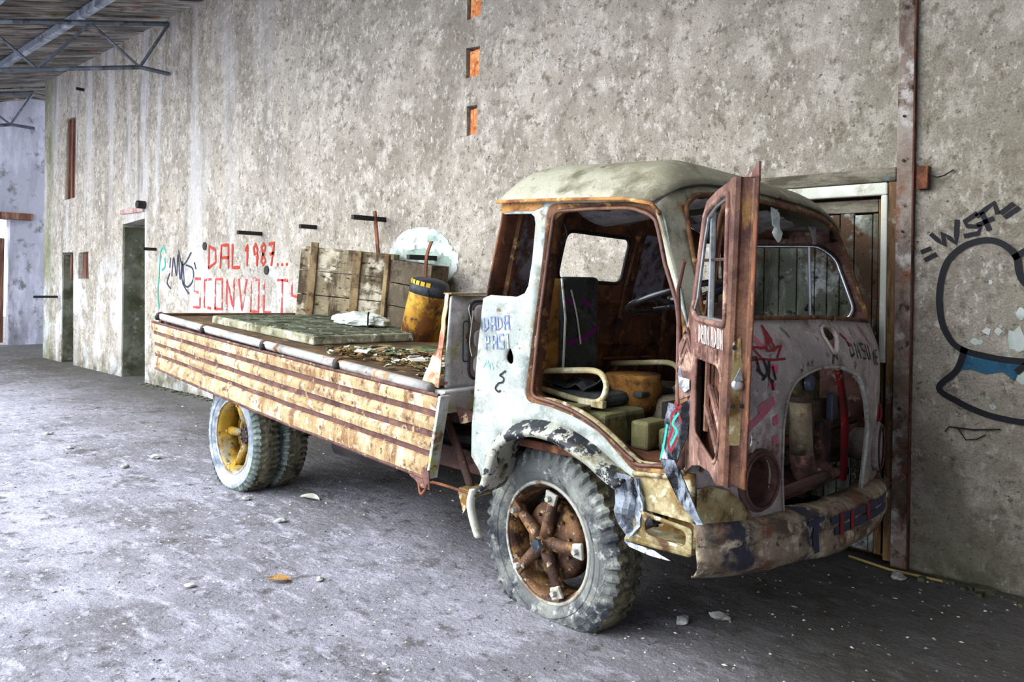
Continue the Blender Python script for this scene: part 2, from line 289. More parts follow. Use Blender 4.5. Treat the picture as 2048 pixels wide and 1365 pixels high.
class MB:
    """collects simple shapes that together are ONE part"""
    def __init__(s): s.v = []; s.f = []
    def add(s, v, f):
        n = len(s.v); s.v += [Vector(p) for p in v]; s.f += [tuple(i + n for i in q) for q in f]; return s
    def box(s, lo, hi, M=None):
        x0, y0, z0 = lo; x1, y1, z1 = hi
        v = [Vector(p) for p in ((x0, y0, z0), (x1, y0, z0), (x1, y1, z0), (x0, y1, z0), (x0, y0, z1), (x1, y0, z1), (x1, y1, z1), (x0, y1, z1))]
        if M: v = [M @ p for p in v]
        return s.add(v, [(0, 3, 2, 1), (4, 5, 6, 7), (0, 1, 5, 4), (1, 2, 6, 5), (2, 3, 7, 6), (3, 0, 4, 7)])
    def tube(s, pts, r, n=8, closed=False):
        pts = [Vector(p) for p in pts]; m = len(pts); rings = []
        prev = None
        for i, p in enumerate(pts):
            a = pts[(i - 1) % m] if (closed or i > 0) else p
            b = pts[(i + 1) % m] if (closed or i < m - 1) else p
            t = (b - a).normalized() if (b - a).length > 1e-9 else Vector((0, 0, 1))
            if prev is None:
                ref = Vector((0, 0, 1)) if abs(t.z) < .9 else Vector((1, 0, 0)); u = t.cross(ref).normalized()
            else:
                u = (prev - t * prev.dot(t)).normalized()
            prev = u; w_ = t.cross(u)
            rr = r[i] if isinstance(r, (list, tuple)) else r
            rings.append([p + (u * cos(2 * pi * k / n) + w_ * sin(2 * pi * k / n)) * rr for k in range(n)])
        v = [q for R_ in rings for q in R_]; f = []
        for i in range(m if closed else m - 1):
            j = (i + 1) % m
            for k in range(n): f.append((i * n + k, i * n + (k + 1) % n, j * n + (k + 1) % n, j * n + k))
        if not closed:
            f.append(tuple(range(n))); f.append(tuple((m - 1) * n + k for k in range(n)))
        return s.add(v, f)
    def lathe(s, prof, n=32, M=None, mod=None, closed=False):
        """profile (radius, along y) turned about the local y axis"""
        v = []; f = []; m = len(prof)
        for k in range(n):
            a = 2 * pi * k / n
            for j, (r, y) in enumerate(prof):
                q, y2 = (r, y) if not mod else mod(r, y, j, k)
                v.append(Vector((q * cos(a), y2, q * sin(a))))
        for k in range(n):
            k2 = (k + 1) % n
            for j in range(m if closed else m - 1):
                j2 = (j + 1) % m
                f.append((k * m + j, k * m + j2, k2 * m + j2, k2 * m + j))
        if M: v = [M @ p for p in v]
        return s.add(v, f)
    def prism(s, poly, M, d):
        """flat polygon (x, z) given depth d along y"""
        n = len(poly)
        v = [M @ Vector((x, 0, z)) for x, z in poly] + [M @ Vector((x, d, z)) for x, z in poly]
        f = [tuple(range(n)), tuple(range(2 * n - 1, n - 1, -1))] + [(i, (i + 1) % n, n + (i + 1) % n, n + i) for i in range(n)]
        return s.add(v, f)
    def ob(s, name, mat, parent=None, **k): return mesh(name, s.v, s.f, mat, parent, **k)

def inside(p, poly):
    x, y = p; r = False; n = len(poly); j = n - 1
    for i in range(n):
        xi, yi = poly[i]; xj, yj = poly[j]
        if (yi > y) != (yj > y) and x < (xj - xi) * (y - yi) / (yj - yi) + xi: r = not r
        j = i
    return r
def dens(poly, step):
    out = []
    n = len(poly)
    for i in range(n):
        a, b = Vector(poly[i]), Vector(poly[(i + 1) % n]); k = max(1, int((b - a).length / step))
        for q in range(k): out.append(tuple(a.lerp(b, q / k)))
    return out
def rounded(poly, r, seg=4):
    """rounds each corner of a polygon"""
    out = []; n = len(poly)
    for i in range(n):
        p = Vector(poly[i]); a = Vector(poly[i - 1]); b = Vector(poly[(i + 1) % n])
        da = (a - p); db = (b - p); k = min(r, da.length * .45, db.length * .45)
        s, e = p + da.normalized() * k, p + db.normalized() * k
        for q in range(seg + 1):
            t = q / seg; out.append(tuple((1 - t) ** 2 * s + 2 * t * (1 - t) * p + t * t * e))
    return out
def sheet(name, outline, holes, mp, mat, parent=None, step=.06, thick=0, offset=0, smooth=True, label=None, kind=None):
    """flat outline with holes, triangulated on a grid and bent by mp(u, v) -> point"""
    V = []; Eg = []
    for poly in [outline] + list(holes):
        d = dens(poly, step); n0 = len(V); V += d
        Eg += [(n0 + i, n0 + (i + 1) % len(d)) for i in range(len(d))]
    us = [p[0] for p in outline]; vs_ = [p[1] for p in outline]
    u = min(us) + step / 2; row = 0
    while u < max(us):
        v = min(vs_) + step / 2
        while v < max(vs_):
            if inside((u, v), outline) and not any(inside((u, v), h) for h in holes): V.append((u, v))
            v += step
        u += step
    r = delaunay_2d_cdt([Vector(p) for p in V], Eg, [], 0, 1e-6)
    vv, ff = r[0], r[2]
    keep = []
    for f in ff:
        c = (sum(vv[i][0] for i in f) / len(f), sum(vv[i][1] for i in f) / len(f))
        if inside(c, outline) and not any(inside(c, h) for h in holes): keep.append(tuple(f))
    used = sorted({i for f in keep for i in f}); ix = {i: k for k, i in enumerate(used)}
    o = mesh(name, [mp(vv[i][0], vv[i][1]) for i in used], [tuple(ix[i] for i in f) for f in keep], mat, parent, smooth=smooth, label=label, kind=kind)
    if thick: solid(o, thick, offset)
    return o
def smooth_path(pts, k=6, closed=False):
    P = [Vector(p) for p in pts]; n = len(P); out = []
    rng_ = n if closed else n - 1
    for i in range(rng_):
        p0 = P[(i - 1) % n] if (closed or i > 0) else P[0]; p1 = P[i]; p2 = P[(i + 1) % n]; p3 = P[(i + 2) % n] if (closed or i < n - 2) else P[-1]
        for q in range(k):
            t = q / k
            out.append(.5 * ((2 * p1) + (-p0 + p2) * t + (2 * p0 - 5 * p1 + 4 * p2 - p3) * t * t + (-p0 + 3 * p1 - 3 * p2 + p3) * t ** 3))
    if not closed: out.append(P[-1])
    return out
def strokes(name, lines, width, mp, mat, parent, label=None, curve=False, jit=0.0):
    """painted strokes: thin ribbons lying on a surface, mp(u, v) gives the point just above it"""
    v = []; f = []
    for ln in lines:
        P = [Vector(p) for p in ln]
        if curve and len(P) > 2: P = smooth_path(P, 6)
        else:
            Q = []
            for i in range(len(P) - 1):
                k = max(1, int((P[i + 1] - P[i]).length / .04))
                Q += [P[i].lerp(P[i + 1], t / k) for t in range(k)]
            P = Q + [P[-1]]
        n0 = len(v); m = len(P)
        for i, p in enumerate(P):
            t = (P[min(i + 1, m - 1)] - P[max(i - 1, 0)])
            if t.length < 1e-9: t = Vector((1, 0))
            t.normalize(); nn = Vector((-t.y, t.x)); w_ = width * .5 * (1 + jit * random.uniform(-1, 1))
            e = t * width * .3 * (-1 if i == 0 else 1 if i == m - 1 else 0)
            v.append(mp(*(p + nn * w_ + e))); v.append(mp(*(p - nn * w_ + e)))
        f += [(n0 + 2 * i, n0 + 2 * i + 1, n0 + 2 * i + 3, n0 + 2 * i + 2) for i in range(m - 1)]
    return mesh(name, v, f, mat, parent, label=label)

GL = {  # stroke letters in a unit box
 'D': [[(0, 0), (0, 1), (.7, .8), (.75, .25), (0, 0)]], 'A': [[(0, 0), (.1, 1), (.8, 1), (.85, 0)], [(.05, .45), (.82, .45)]],
 'L': [[(0, 1), (0, 0), (.7, .02)]], '1': [[(0, .7), (.35, 1), (.3, 0)]], '9': [[(.7, .7), (.4, 1), (.1, .8), (.2, .5), (.7, .6), (.65, 0)]],
 '8': [[(.35, .5), (.05, .8), (.4, 1), (.7, .8), (.35, .5), (.05, .2), (.4, 0), (.75, .2), (.35, .5)]], '7': [[(.05, .95), (.8, 1), (.4, 0)], [(.2, .5), (.75, .55)]],
 'S': [[(.8, 1), (0, 1), (0, .55), (.8, .5), (.8, 0), (0, 0)]], 'C': [[(.8, 1), (0, .95), (.02, .03), (.8, 0)]], 'O': [[(0, 0), (0, 1), (.8, 1), (.8, 0), (0, 0)]],
 'N': [[(0, 0), (0, 1), (.8, 0), (.8, 1)]], 'V': [[(0, 1), (.4, 0), (.85, 1)]], 'T': [[(0, 1), (.9, 1)], [(.45, 1), (.42, 0)]],
 'W': [[(0, 1), (.2, 0), (.5, .8), (.7, 0), (1, 1)]], 'F': [[(.1, 0), (.2, 1), (.85, 1)], [(.15, .5), (.75, .55)]],
 'P': [[(0, 0), (0, 1), (.7, .9), (.65, .5), (0, .45)]], 'I': [[(.3, 0), (.3, 1)]], 'M': [[(0, 0), (.05, 1), (.4, .3), (.8, 1), (.85, 0)]],
 'R': [[(0, 0), (0, 1), (.7, .9), (.65, .5), (0, .45), (.75, 0)]], '.': [[(.3, 0), (.3, .06)]], 'H': [[(0, 0), (0, 1)], [(.8, 0), (.8, 1)], [(0, .5), (.8, .5)]],
 'E': [[(.8, 1), (0, 1), (0, 0), (.8, 0)], [(0, .5), (.7, .5)]], 'U': [[(0, 1), (.05, .1), (.4, 0), (.75, .1), (.8, 1)]], '"': [[(.2, .55), (.8, .75)], [(.2, .2), (.8, .4)]],
 ' ': [], 'K': [[(0, 0), (0, 1)], [(.8, 1), (0, .45), (.8, 0)]]}
def text(s, x, y, wd, h, adv, dy=0.0):
    out = []
    for i, c in enumerate(s):
        for ln in GL[c]: out.append([(x + i * adv + p * wd, y + i * dy + q * h) for p, q in ln])
    return out
def rot2(lines, c, a):
    return [[(c[0] + (x - c[0]) * cos(a) - (y - c[1]) * sin(a), c[1] + (x - c[0]) * sin(a) + (y - c[1]) * cos(a)) for x, y in ln] for ln in lines]
def interp(x, tab):
    if x <= tab[0][0]: return tab[0][1]
    for (a, b), (c, d) in zip(tab, tab[1:]):
        if x <= c: return b + (d - b) * (x - a) / (c - a)
    return tab[-1][1]

# ================================================================== THE PLACE
# floor
fl = sheet('floor', [(-34, -30), (8, -30), (8, 8), (-34, 8)], [], lambda u, v: Vector((u, v, 0)), concrete, step=2.0, smooth=False, kind='structure',
           label='dusty grey concrete floor with dark stains and painted shade along the wall')
# long plastered wall, its face on y = 0
def wmap(u, v): return Vector((u, 0, v))
doorway = [(-12.74, -.2), (-12.79, 2.40), (-11.93, 2.46), (-11.83, -.2)]
narrow = [(-15.58, -.2), (-15.6, 2.0), (-15.03, 2.0), (-14.93, -.2)]
small_win = [(-14.75, 1.53), (-14.76, 1.98), (-14.28, 2.0), (-14.24, 1.53)]
slat_win = [(-15.52, 2.95), (-15.48, 4.42), (-15.0, 4.42), (-14.98, 2.97)]
barn = [(-2.55, -.2), (-2.55, 2.2), (-1.36, 2.2), (-1.36, -.2)]
vents = [[(-4.975, 3.9), (-4.98, 4.16), (-4.80, 4.15), (-4.80, 3.92)], [(-4.975, 3.385), (-4.98, 3.655), (-4.805, 3.64), (-4.81, 3.39)], [(-4.955, 2.87), (-4.96, 3.135), (-4.825, 3.13), (-4.83, 2.88)]]
outline = [(-16.63, 0)]
for op in (narrow, doorway, barn):
    outline += [(op[0][0], 0), op[1], op[2], (op[3][0], 0)]
outline += [(1.3, 0), (1.3, 5.3), (-16.75, 5.3)]
wall = sheet('wall_back', outline, [small_win, slat_win] + vents, wmap, plaster, step=.5, smooth=False, kind='structure', label='long rough grey plaster wall behind the truck')
solid(wall, .45, -1)
me = wall.data
if me.polygons[0].normal.y > 0: me.flip_normals()
# unlit room behind the openings
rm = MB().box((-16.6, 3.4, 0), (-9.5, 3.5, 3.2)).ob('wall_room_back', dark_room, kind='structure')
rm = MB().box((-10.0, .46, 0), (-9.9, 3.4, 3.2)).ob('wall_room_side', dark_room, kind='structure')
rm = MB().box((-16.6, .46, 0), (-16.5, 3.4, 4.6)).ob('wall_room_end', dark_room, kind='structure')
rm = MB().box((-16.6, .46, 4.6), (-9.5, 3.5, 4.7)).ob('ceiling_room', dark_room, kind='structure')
# lintel marks and jamb details of the openings
tag(MB().box((-12.82, -.03, 2.56), (-11.95, .02, 2.63)).ob('trim_1', weather('red_lintel', '#9a7466', [('#b7a198', 5, .5, .6)], bump=None)), 'faded red lintel strip above the tall doorway', kind='structure')
tag(MB().tube([(-11.93, -.12, 2.66), (-11.93, .1, 2.66)], .06, 10).ob('pipe_stub', iron_rod), 'short black pipe stub poking out above the tall doorway', 'pipe')
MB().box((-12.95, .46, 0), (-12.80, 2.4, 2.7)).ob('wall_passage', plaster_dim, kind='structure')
jamb_m = weather('damp_jamb_plaster', '#5f604e', [('#7d7e6c', 2.4, .48, .62), ('#43452f', 2, .5, .62), ('#8f8f80', 7, .58, .67)], bump=(16, .8, .03), spec=.1)  # green-grey plaster, darker than the wall face
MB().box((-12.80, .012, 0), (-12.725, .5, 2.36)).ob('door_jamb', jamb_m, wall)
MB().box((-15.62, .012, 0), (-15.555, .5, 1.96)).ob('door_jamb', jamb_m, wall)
# slats in the upper window
for k, (x0, tilt) in enumerate(((-15.44, .02), (-15.28, -.05), (-15.13, .04))):
    o = bev(MB().box((x0, .004 + .012 * k, 2.96), (x0 + .085, .05 + .012 * k, 4.4)).ob('slat', old_wood, wall), .006)
    o.rotation_euler = (0, 0, 0)
sw = MB().box((-14.7, .05, 1.55), (-14.52, .09, 1.97)).ob('shutter_board', old_wood, wall)
bev(MB().box((-14.31, .0, 1.53), (-14.27, .12, 1.99)).ob('window_jamb', old_wood, wall), .004)
# timber scraps in the narrow opening
bev(MB().box((-15.5, .1, 1.5), (-15.42, .2, 1.98)).ob('timber_jamb', old_wood, wall), .006)
# orange bricks inside the three air slots
for vt in vents:
    x0, x1 = vt[0][0], vt[2][0]; z0, z1 = vt[0][1], vt[1][1]; xm = (x0 + x1) / 2
    for (a, b, yy) in ((x0 + .022, xm - .004, .022), (xm + .006, x1 - .002, .012)):
        bev(MB().box((a, yy, z0 - .02), (b, yy + .1, z1 - .03)).ob('brick', brick_m, wall), .005)
    MB().box((x0 - .02, .15, z0 - .02), (x1 + .02, .16, z1 + .02)).ob('slot_back', old_wood, wall)

# far cross wall with its doorway and lintel board
far = sheet('wall_far', [(-9, 0), (-1.2, 0), (-1.2, 2.82), (.26, 2.82), (.28, 0), (9, 0), (9, 5.6), (.6, 5.6), (0, 5.4), (-3.5, 4.58), (-9, 4.58)], [], lambda u, v: Vector((-20, u, v)), far_plaster, step=.8, smooth=False, kind='structure', label='bluish far cross wall with a doorway')
solid(far, .3, 1)
if far.data.polygons[0].normal.x < 0: far.data.flip_normals()
far.modifiers['thickness'].offset = -1
tag(bev(MB().box((-20.0 + .0, -1.3, 2.82), (-19.86, .68, 2.97)).ob('lintel_board', old_wood), .01), 'dark timber lintel over the far doorway at the left edge', 'beam')
fd = empty('door_3', (-20.2, -1.2, 0), label='gappy plank door in the far doorway'); fd['kind'] = 'structure'
for k in range(6):
    bev(MB().box((0, .02 + k * .235, .05), (.04, .225 + k * .235, 2.2 + .1 * (k % 3))).ob('plank', old_wood, fd), .006)
# unseen walls added to darken the right side and bounce light onto the nose
MB().box((1.3, -7.5, 0), (1.6, .45, 5.2)).ob('shade_wall_right', far_plaster, kind='structure')
MB().box((-.9, -7.5, 0), (1.3, -7.2, 3.5)).ob('shade_wall_front', far_plaster, kind='structure')

# ------------------------------------------------------------------ lean-to roof, high at the wall
def rz(y): return 5.36 + .236 * y
RY = -3.5
ceil_ = MB()
ceil_.add([(-21, .6, rz(.6) + .10), (1.6, .6, rz(.6) + .10), (1.6, RY, rz(RY) + .10), (-21, RY, rz(RY) + .10),
           (-21, .6, rz(.6) + .13), (1.6, .6, rz(.6) + .13), (1.6, RY, rz(RY) + .13), (-21, RY, rz(RY) + .13)],
          [(0, 1, 2, 3), (4, 7, 6, 5), (0, 4, 5, 1), (1, 5, 6, 2), (2, 6, 7, 3), (3, 7, 4, 0)])
ceil = ceil_.ob('ceiling', roof_wood, kind='structure', label='grey board roof sloping down from the wall')
MB().add([(-1.3, RY, rz(RY) + .10), (1.6, RY, rz(RY) + .10), (1.6, -7.5, rz(-7.5) + .10), (-1.3, -7.5, rz(-7.5) + .10),
          (-1.3, RY, rz(RY) + .13), (1.6, RY, rz(RY) + .13), (1.6, -7.5, rz(-7.5) + .13), (-1.3, -7.5, rz(-7.5) + .13)],
         [(0, 1, 2, 3), (4, 7, 6, 5), (0, 4, 5, 1), (1, 5, 6, 2), (2, 6, 7, 3), (3, 7, 4, 0)]).ob('shade_ceiling_bay', roof_wood, kind='structure')  # unseen roof bay added to keep the right side darker
far_y = 3.2
MB().add([(-21, .6, rz(.6) + .10), (-16.8, .6, rz(.6) + .10), (-16.8, far_y, rz(.6) + .10), (-21, far_y, rz(.6) + .10), (-21, .6, rz(.6) + .13), (-16.8, .6, rz(.6) + .13), (-16.8, far_y, rz(.6) + .13), (-21, far_y, rz(.6) + .13)],
         [(0, 1, 2, 3), (4, 7, 6, 5), (0, 4, 5, 1), (1, 5, 6, 2), (2, 6, 7, 3), (3, 7, 4, 0)]).ob('ceiling_passage', roof_wood, kind='structure')
x = -20.9; k = 0
while x < -8.6:
    wd = random.uniform(.17, .27); dz = random.uniform(0, .035)
    y0, y1 = .45, RY + .05
    m_ = MB(); a, b = x + .006, x + wd
    m_.add([(a, y0, rz(y0) + .045 + dz), (b, y0, rz(y0) + .045 + dz), (b, y1, rz(y1) + .045 + dz), (a, y1, rz(y1) + .045 + dz),
            (a, y0, rz(y0) + .098), (b, y0, rz(y0) + .098), (b, y1, rz(y1) + .098), (a, y1, rz(y1) + .098)],
           [(0, 1, 2, 3), (4, 7, 6, 5), (0, 4, 5, 1), (1, 5, 6, 2), (2, 6, 7, 3), (3, 7, 4, 0)])
    m_.ob('roof_board', roof_wood, ceil); x += wd; k += 1
# purlins along the wall and lattice trusses across
for i, (yy, lab) in enumerate(((-.02, 'thin steel edge purlin running along the top of the wall'), (-1.13, 'pale steel purlin crossing the first truss beside the wall'), (-2.25, 'pale steel purlin at the upper left corner of the photo'))):
    if i == 0: continue
    p = MB().box((-20.5, yy - .045, rz(yy) - .075), (1.2, yy + .045, rz(yy) + .025)).ob('roof_purlin', purlin_m)
    tag(p, lab, 'purlin', 'roof purlins')
def truss(x, label):
    t = empty('roof_truss', (x, 0, 0), label=label, cat='truss', group='lattice roof trusses')
    def top(y): return rz(y) - .17
    def bot(y): return top(y) - .60
    bev(MB().tube([(0, -.04, top(0)), (0, RY, top(RY))], .034, 4).ob('top_chord', truss_m, t), .004)
    bev(MB().tube([(0, -.02, bot(-.3) - .04), (0, -.42, bot(-.42)), (0, RY, bot(RY))], .032, 4).ob('bottom_chord', truss_m, t), .004)
    y = -.05; i = 0; ys = [-.05, -.43, -1.07, -1.68, -2.3, -2.9, -3.5]
    for i in range(len(ys) - 1):
        a, b = ys[i], ys[i + 1]
        za, zb = (top(a), bot(b)) if i % 2 == 0 else (bot(a), top(b))
        MB().tube([(0, a, za), (0, b, zb)], .02, 4).ob('web_rod', truss_m, t)
    return t
truss(-11.1, 'nearer grey steel lattice truss under the roof boards')
truss(-17.3, 'farther bluish lattice truss beyond the end of the wall')

# ------------------------------------------------------------------ barn door, its frame and the iron post
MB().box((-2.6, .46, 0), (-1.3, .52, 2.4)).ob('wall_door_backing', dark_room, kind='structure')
MB().box((-2.54, .12, .0), (-1.37, .16, 2.19)).ob('trim_5', inner_rust, kind='structure')
bd = empty('door_1', (0, 0, 0), label='boarded plank door with peeling pale paint behind the cab'); bd['kind'] = 'structure'
xs = [-2.53, -2.41, -2.29, -2.2, -2.1, -1.985, -1.905, -1.872, -1.797, -1.722, -1.64, -1.535, -1.50]
for i in range(len(xs) - 1):
    o = MB().box((xs[i] + .003, .05 + random.uniform(0, .008), .03), (xs[i + 1] - .003, .09, 2.02 + random.uniform(-.01, .01))).ob('plank', plank_brown if i in (6, 9, 10) and False else plank_grey, bd)
    bev(o, .004)
bev(MB().box((-2.53, .04, 2.025), (-1.5, .10, 2.1)).ob('head_rail', beam_wood, bd), .005)
bev(MB().box((-1.495, .03, .03), (-1.455, .10, 2.1)).ob('edge_stile', plank_brown, bd), .005)
MB().tube([(-1.9, .05, 1.47), (-1.9, .0, 1.44), (-1.86, -.02, 1.46)], .012, 8).ob('door_handle', iron_rod, bd)
tag(bev(MB().box((-2.56, -.035, 2.19), (-1.385, .05, 2.268)).ob('trim_2', beam_wood), .008), 'weathered grey timber beam above the boarded door', kind='structure')
wp = empty('trim_3', (0, 0, 0), label='cream painted metal strip framing the boarded door'); wp['kind'] = 'structure'
bev(MB().box((-2.5, -.03, 2.115), (-1.432, .02, 2.187)).ob('head_strip', white_trim, wp), .01)
bev(MB().box((-1.468, -.025, 1.15), (-1.432, .02, 2.115)).ob('jamb_strip', white_trim, wp), .008)
bev(MB().box((-1.43, -.02, .02), (-1.375, .05, 2.19)).ob('trim_4', plank_brown, kind='structure'), .006)
ip = empty('iron_post', (-1.335, 0, 0), label='tall rusty iron channel post bolted to the wall right of the door', cat='post')
bev(MB().box((-.048, -.035, 0), (.036, .0, 4.6)).ob('web', post_m, ip), .004)
bev(MB().box((.037, -.038, 0), (.044, .0, 4.6)).ob('flange', post_edge_m, ip), .003)
for z in (.9, 1.9, 2.3, 2.55):
    MB().tube([(-.01, -.034, z), (-.01, -.046, z)], .008, 6).ob('bolt', iron_rod, ip)
ib = empty('wall_bracket', (-1.24, 0, 2.2), label='rusty iron bracket with a wire on the wall right of the post', cat='bracket')
bev(MB().box((-.03, -.06, -.07), (.025, .0, .06)).ob('plate', strap_rust, ib), .004)
MB().tube([(.02, -.04, .01), (.07, -.05, -.01), (.1, -.03, .0), (.14, -.01, .03)], .004, 5).ob('wire', iron_rod, ib)

# ------------------------------------------------------------------ iron rods stuck in the wall
rods = [((-8.488, 2.116), .306, 'black iron rod in the wall above the red numerals'), ((-7.321, 2.15), .20, 'short black iron rod in the wall above the crate corner'),
        ((-6.103, 2.179), .386, 'longest black iron rod in the wall, behind the leaning rust strap'), ((-11.51, 1.985), .19, 'short iron rod right beside the tall doorway'),
        ((-15.836, 1.186), .391, 'iron rod low beside the narrow opening'), ((-5.336, 1.791), .33, 'black iron rod across the lower rim of the whitewash patch'),
        ((-14.623, 4.819), .125, 'tiny iron rod high up under the roof')]
for (x, z), ln, lab in rods:
    o = bev(MB().box((-.022, -ln, -.022), (.022, .03, .022)).ob('iron_rod', iron_rod), .003); o.location = (x, 0, z)
    tag(o, lab, 'rod', 'iron rods in the wall')
for (x, z), lab in (((-9.95, 2.0), 'dark drilled hole plug left of the red letters'), ((-8.35, 1.68), 'dark drilled hole plug under the red numerals')):
    o = MB().tube([(0, -.012, 0), (0, .02, 0)], .055, 9).ob('hole_plug', iron_rod); o.location = (x, 0, z); tag(o, lab, 'plug')

# ------------------------------------------------------------------ paint on the wall
def wg(u, v): return Vector((u, -.006, v))
def wg2(u, v): return Vector((u, -.009, v))
strokes('graffiti', text('DAL', -9.83, 1.71, .26, .29, .32) + text('1987', -8.86, 1.74, .15, .26, .185) + text('...', -8.12, 1.74, .06, .2, .1), .036, wg, spray_red, wall, 'red lettering reading DAL 1987...', jit=.25)
strokes('graffiti', text('SCONVOLTS', -10.25, 1.18, .23, .385, .308), .032, wg, spray_pale_red, wall, 'faded red block letters reading SCONVOLTS', jit=.4)
strokes('graffiti', [[(-11.02, 1.63), (-11.1, 1.5), (-10.98, 1.42)], [(-10.95, 1.6), (-10.9, 1.86), (-10.8, 1.6), (-10.76, 1.9), (-10.68, 1.55), (-10.62, 1.8), (-10.55, 1.5)],
        [(-10.75, 1.95), (-10.6, 1.75), (-10.35, 1.92)], [(-10.5, 1.75), (-10.3, 1.7), (-10.28, 1.55), (-10.45, 1.45), (-10.62, 1.55), (-10.6, 1.72)], [(-10.6, 1.5), (-10.5, 1.42), (-10.4, 1.36)],
        [(-11.0, 1.85), (-11.02, 1.72)], [(-10.25, 1.78), (-10.2, 1.7)]], .026, wg, spray_tag, wall, 'blue-black scribbled tag', curve=True)
strokes('graffiti', [[(-11.16, 1.93), (-11.22, 2.0), (-11.32, 1.98), (-11.36, 1.85), (-11.38, 1.6), (-11.42, 1.35), (-11.36, 1.12)], [(-11.2, 1.85), (-11.18, 1.74), (-11.28, 1.68)]], .03, wg, spray_teal, wall, 'thin teal paint line', curve=True)
# WSF and the big black outlines at the right end
strokes('graffiti', [[(-1.251, 1.785), (-1.212, 1.802)], [(-1.233, 1.741), (-1.184, 1.768)], [(-1.205, 1.88), (-1.14, 1.815), (-1.15, 1.89), (-1.085, 1.83), (-1.081, 1.95)],
        [(-.99, 1.985), (-1.045, 1.945), (-1.03, 1.92), (-.968, 1.915), (-.98, 1.88), (-1.04, 1.868)],
        [(-.985, 1.974), (-.91, 2.04), (-.892, 1.985)], [(-.962, 1.985), (-.93, 1.90)], [(-.98, 1.925), (-.915, 1.955)],
        [(-.874, 1.985), (-.826, 2.026)], [(-.855, 1.962), (-.80, 2.005)]], .024, wg, spray_black, wall, 'black lettering reading WSF in quotation marks')
circ = [(-1.032, 1.248), (-1.09, 1.286), (-1.14, 1.379), (-1.16, 1.499), (-1.154, 1.62), (-1.124, 1.728), (-1.056, 1.805), (-.973, 1.839), (-.902, 1.837), (-.842, 1.801), (-.803, 1.749), (-.792, 1.681), (-.77, 1.624), (-.70, 1.56), (-.6, 1.55), (-.5, 1.6), (-.44, 1.72)]
strokes('graffiti', [circ, [(-1.045, 1.252), (-.98, 1.235), (-.85, 1.215), (-.7, 1.215), (-.5, 1.25), (-.36, 1.33)], [(-1.035, 1.25), (-1.07, 1.14), (-1.155, 1.035), (-1.06, .97), (-.95, .925), (-.85, .905), (-.7, .90), (-.5, .94), (-.36, 1.03), (-.3, 1.2), (-.36, 1.33)],
        [(-.81, 1.75), (-.76, 1.785), (-.68, 1.83), (-.56, 1.84), (-.44, 1.72), (-.40, 1.55), (-.36, 1.33)], [(-.79, 1.16), (-.74, 1.2), (-.66, 1.215)]], .032, wg2, spray_black, wall, 'thick black outlined bubble shapes', curve=True)
sheet('paint_patch', [(-1.05, 1.235), (-1.07, 1.14), (-1.0, 1.15), (-.93, 1.13), (-.86, 1.15), (-.8, 1.11), (-.77, 1.2), (-.9, 1.215)], [], wg, spray_blue, wall, step=.05, label='smeared dark blue paint patch')
def ragged(pts, amp, seed):
    out = []
    for k, p_ in enumerate(smooth_path(pts, 6, True)):
        out.append((p_.x + amp * noise.noise(Vector((k * .9, seed, 0))), p_.y + amp * noise.noise(Vector((k * .9, seed, 7)))))
    return out
sheet('whitewash_patch', ragged([(-6.02, 1.82), (-5.95, 1.95), (-5.8, 2.05), (-5.6, 2.085), (-5.38, 2.06), (-5.2, 1.97), (-5.1, 1.86), (-5.03, 1.82), (-5.06, 1.68), (-5.17, 1.58), (-5.3, 1.62), (-5.6, 1.66), (-5.9, 1.7)], .035, 2),
      [], lambda u, v: Vector((u, -.005, v)), whitewash, wall, step=.12, label='rounded patch of thick white limewash')
sheet('damp_patch', ragged([(-6.0, 1.80), (-5.8, 1.87), (-5.5, 1.88), (-5.25, 1.83), (-5.12, 1.76), (-5.2, 1.62), (-5.5, 1.6), (-5.9, 1.68)], .05, 5),
      [], lambda u, v: Vector((u, -.007, v)), weather('greenish_damp', '#93a698', [('#b3bfb4', 4, .48, .6), ('#6f7f70', 5, .52, .64)], bump=(14, .5, .02)), wall, step=.12)
for i, (cx, cz, sx, sz) in enumerate(((-.80, 1.32, .05, .08), (-.76, 1.14, .04, .05), (-.98, 1.30, .03, .02), (-.88, 1.36, .018, .02), (-.92, 1.62, .012, .015), (-.9, .96, .018, .018), (-.93, 1.36, .02, .018), (-.84, 1.22, .03, .02), (-.78, 1.46, .02, .03))):
    pl = [(cx + sx * cos(t) * random.uniform(.6, 1.25), cz + sz * sin(t) * random.uniform(.6, 1.25)) for t in [k * pi / 5 for k in range(10)]]
    sheet('paint_splash', pl, [], lambda u, v: Vector((u, -.004, v)), whitewash, wall, step=.05)
MB().tube([(-1.12, -.012, .80), (-1.1, -.012, .83), (-.98, -.012, .83), (-.86, -.012, .85)], .004, 5).ob('wire', iron_rod, wall)
MB().tube([(-1.06, -.01, .83), (-1.02, -.012, .77), (-.97, -.01, .78), (-.93, -.01, .81)], .003, 5).ob('wire', iron_rod, wall)

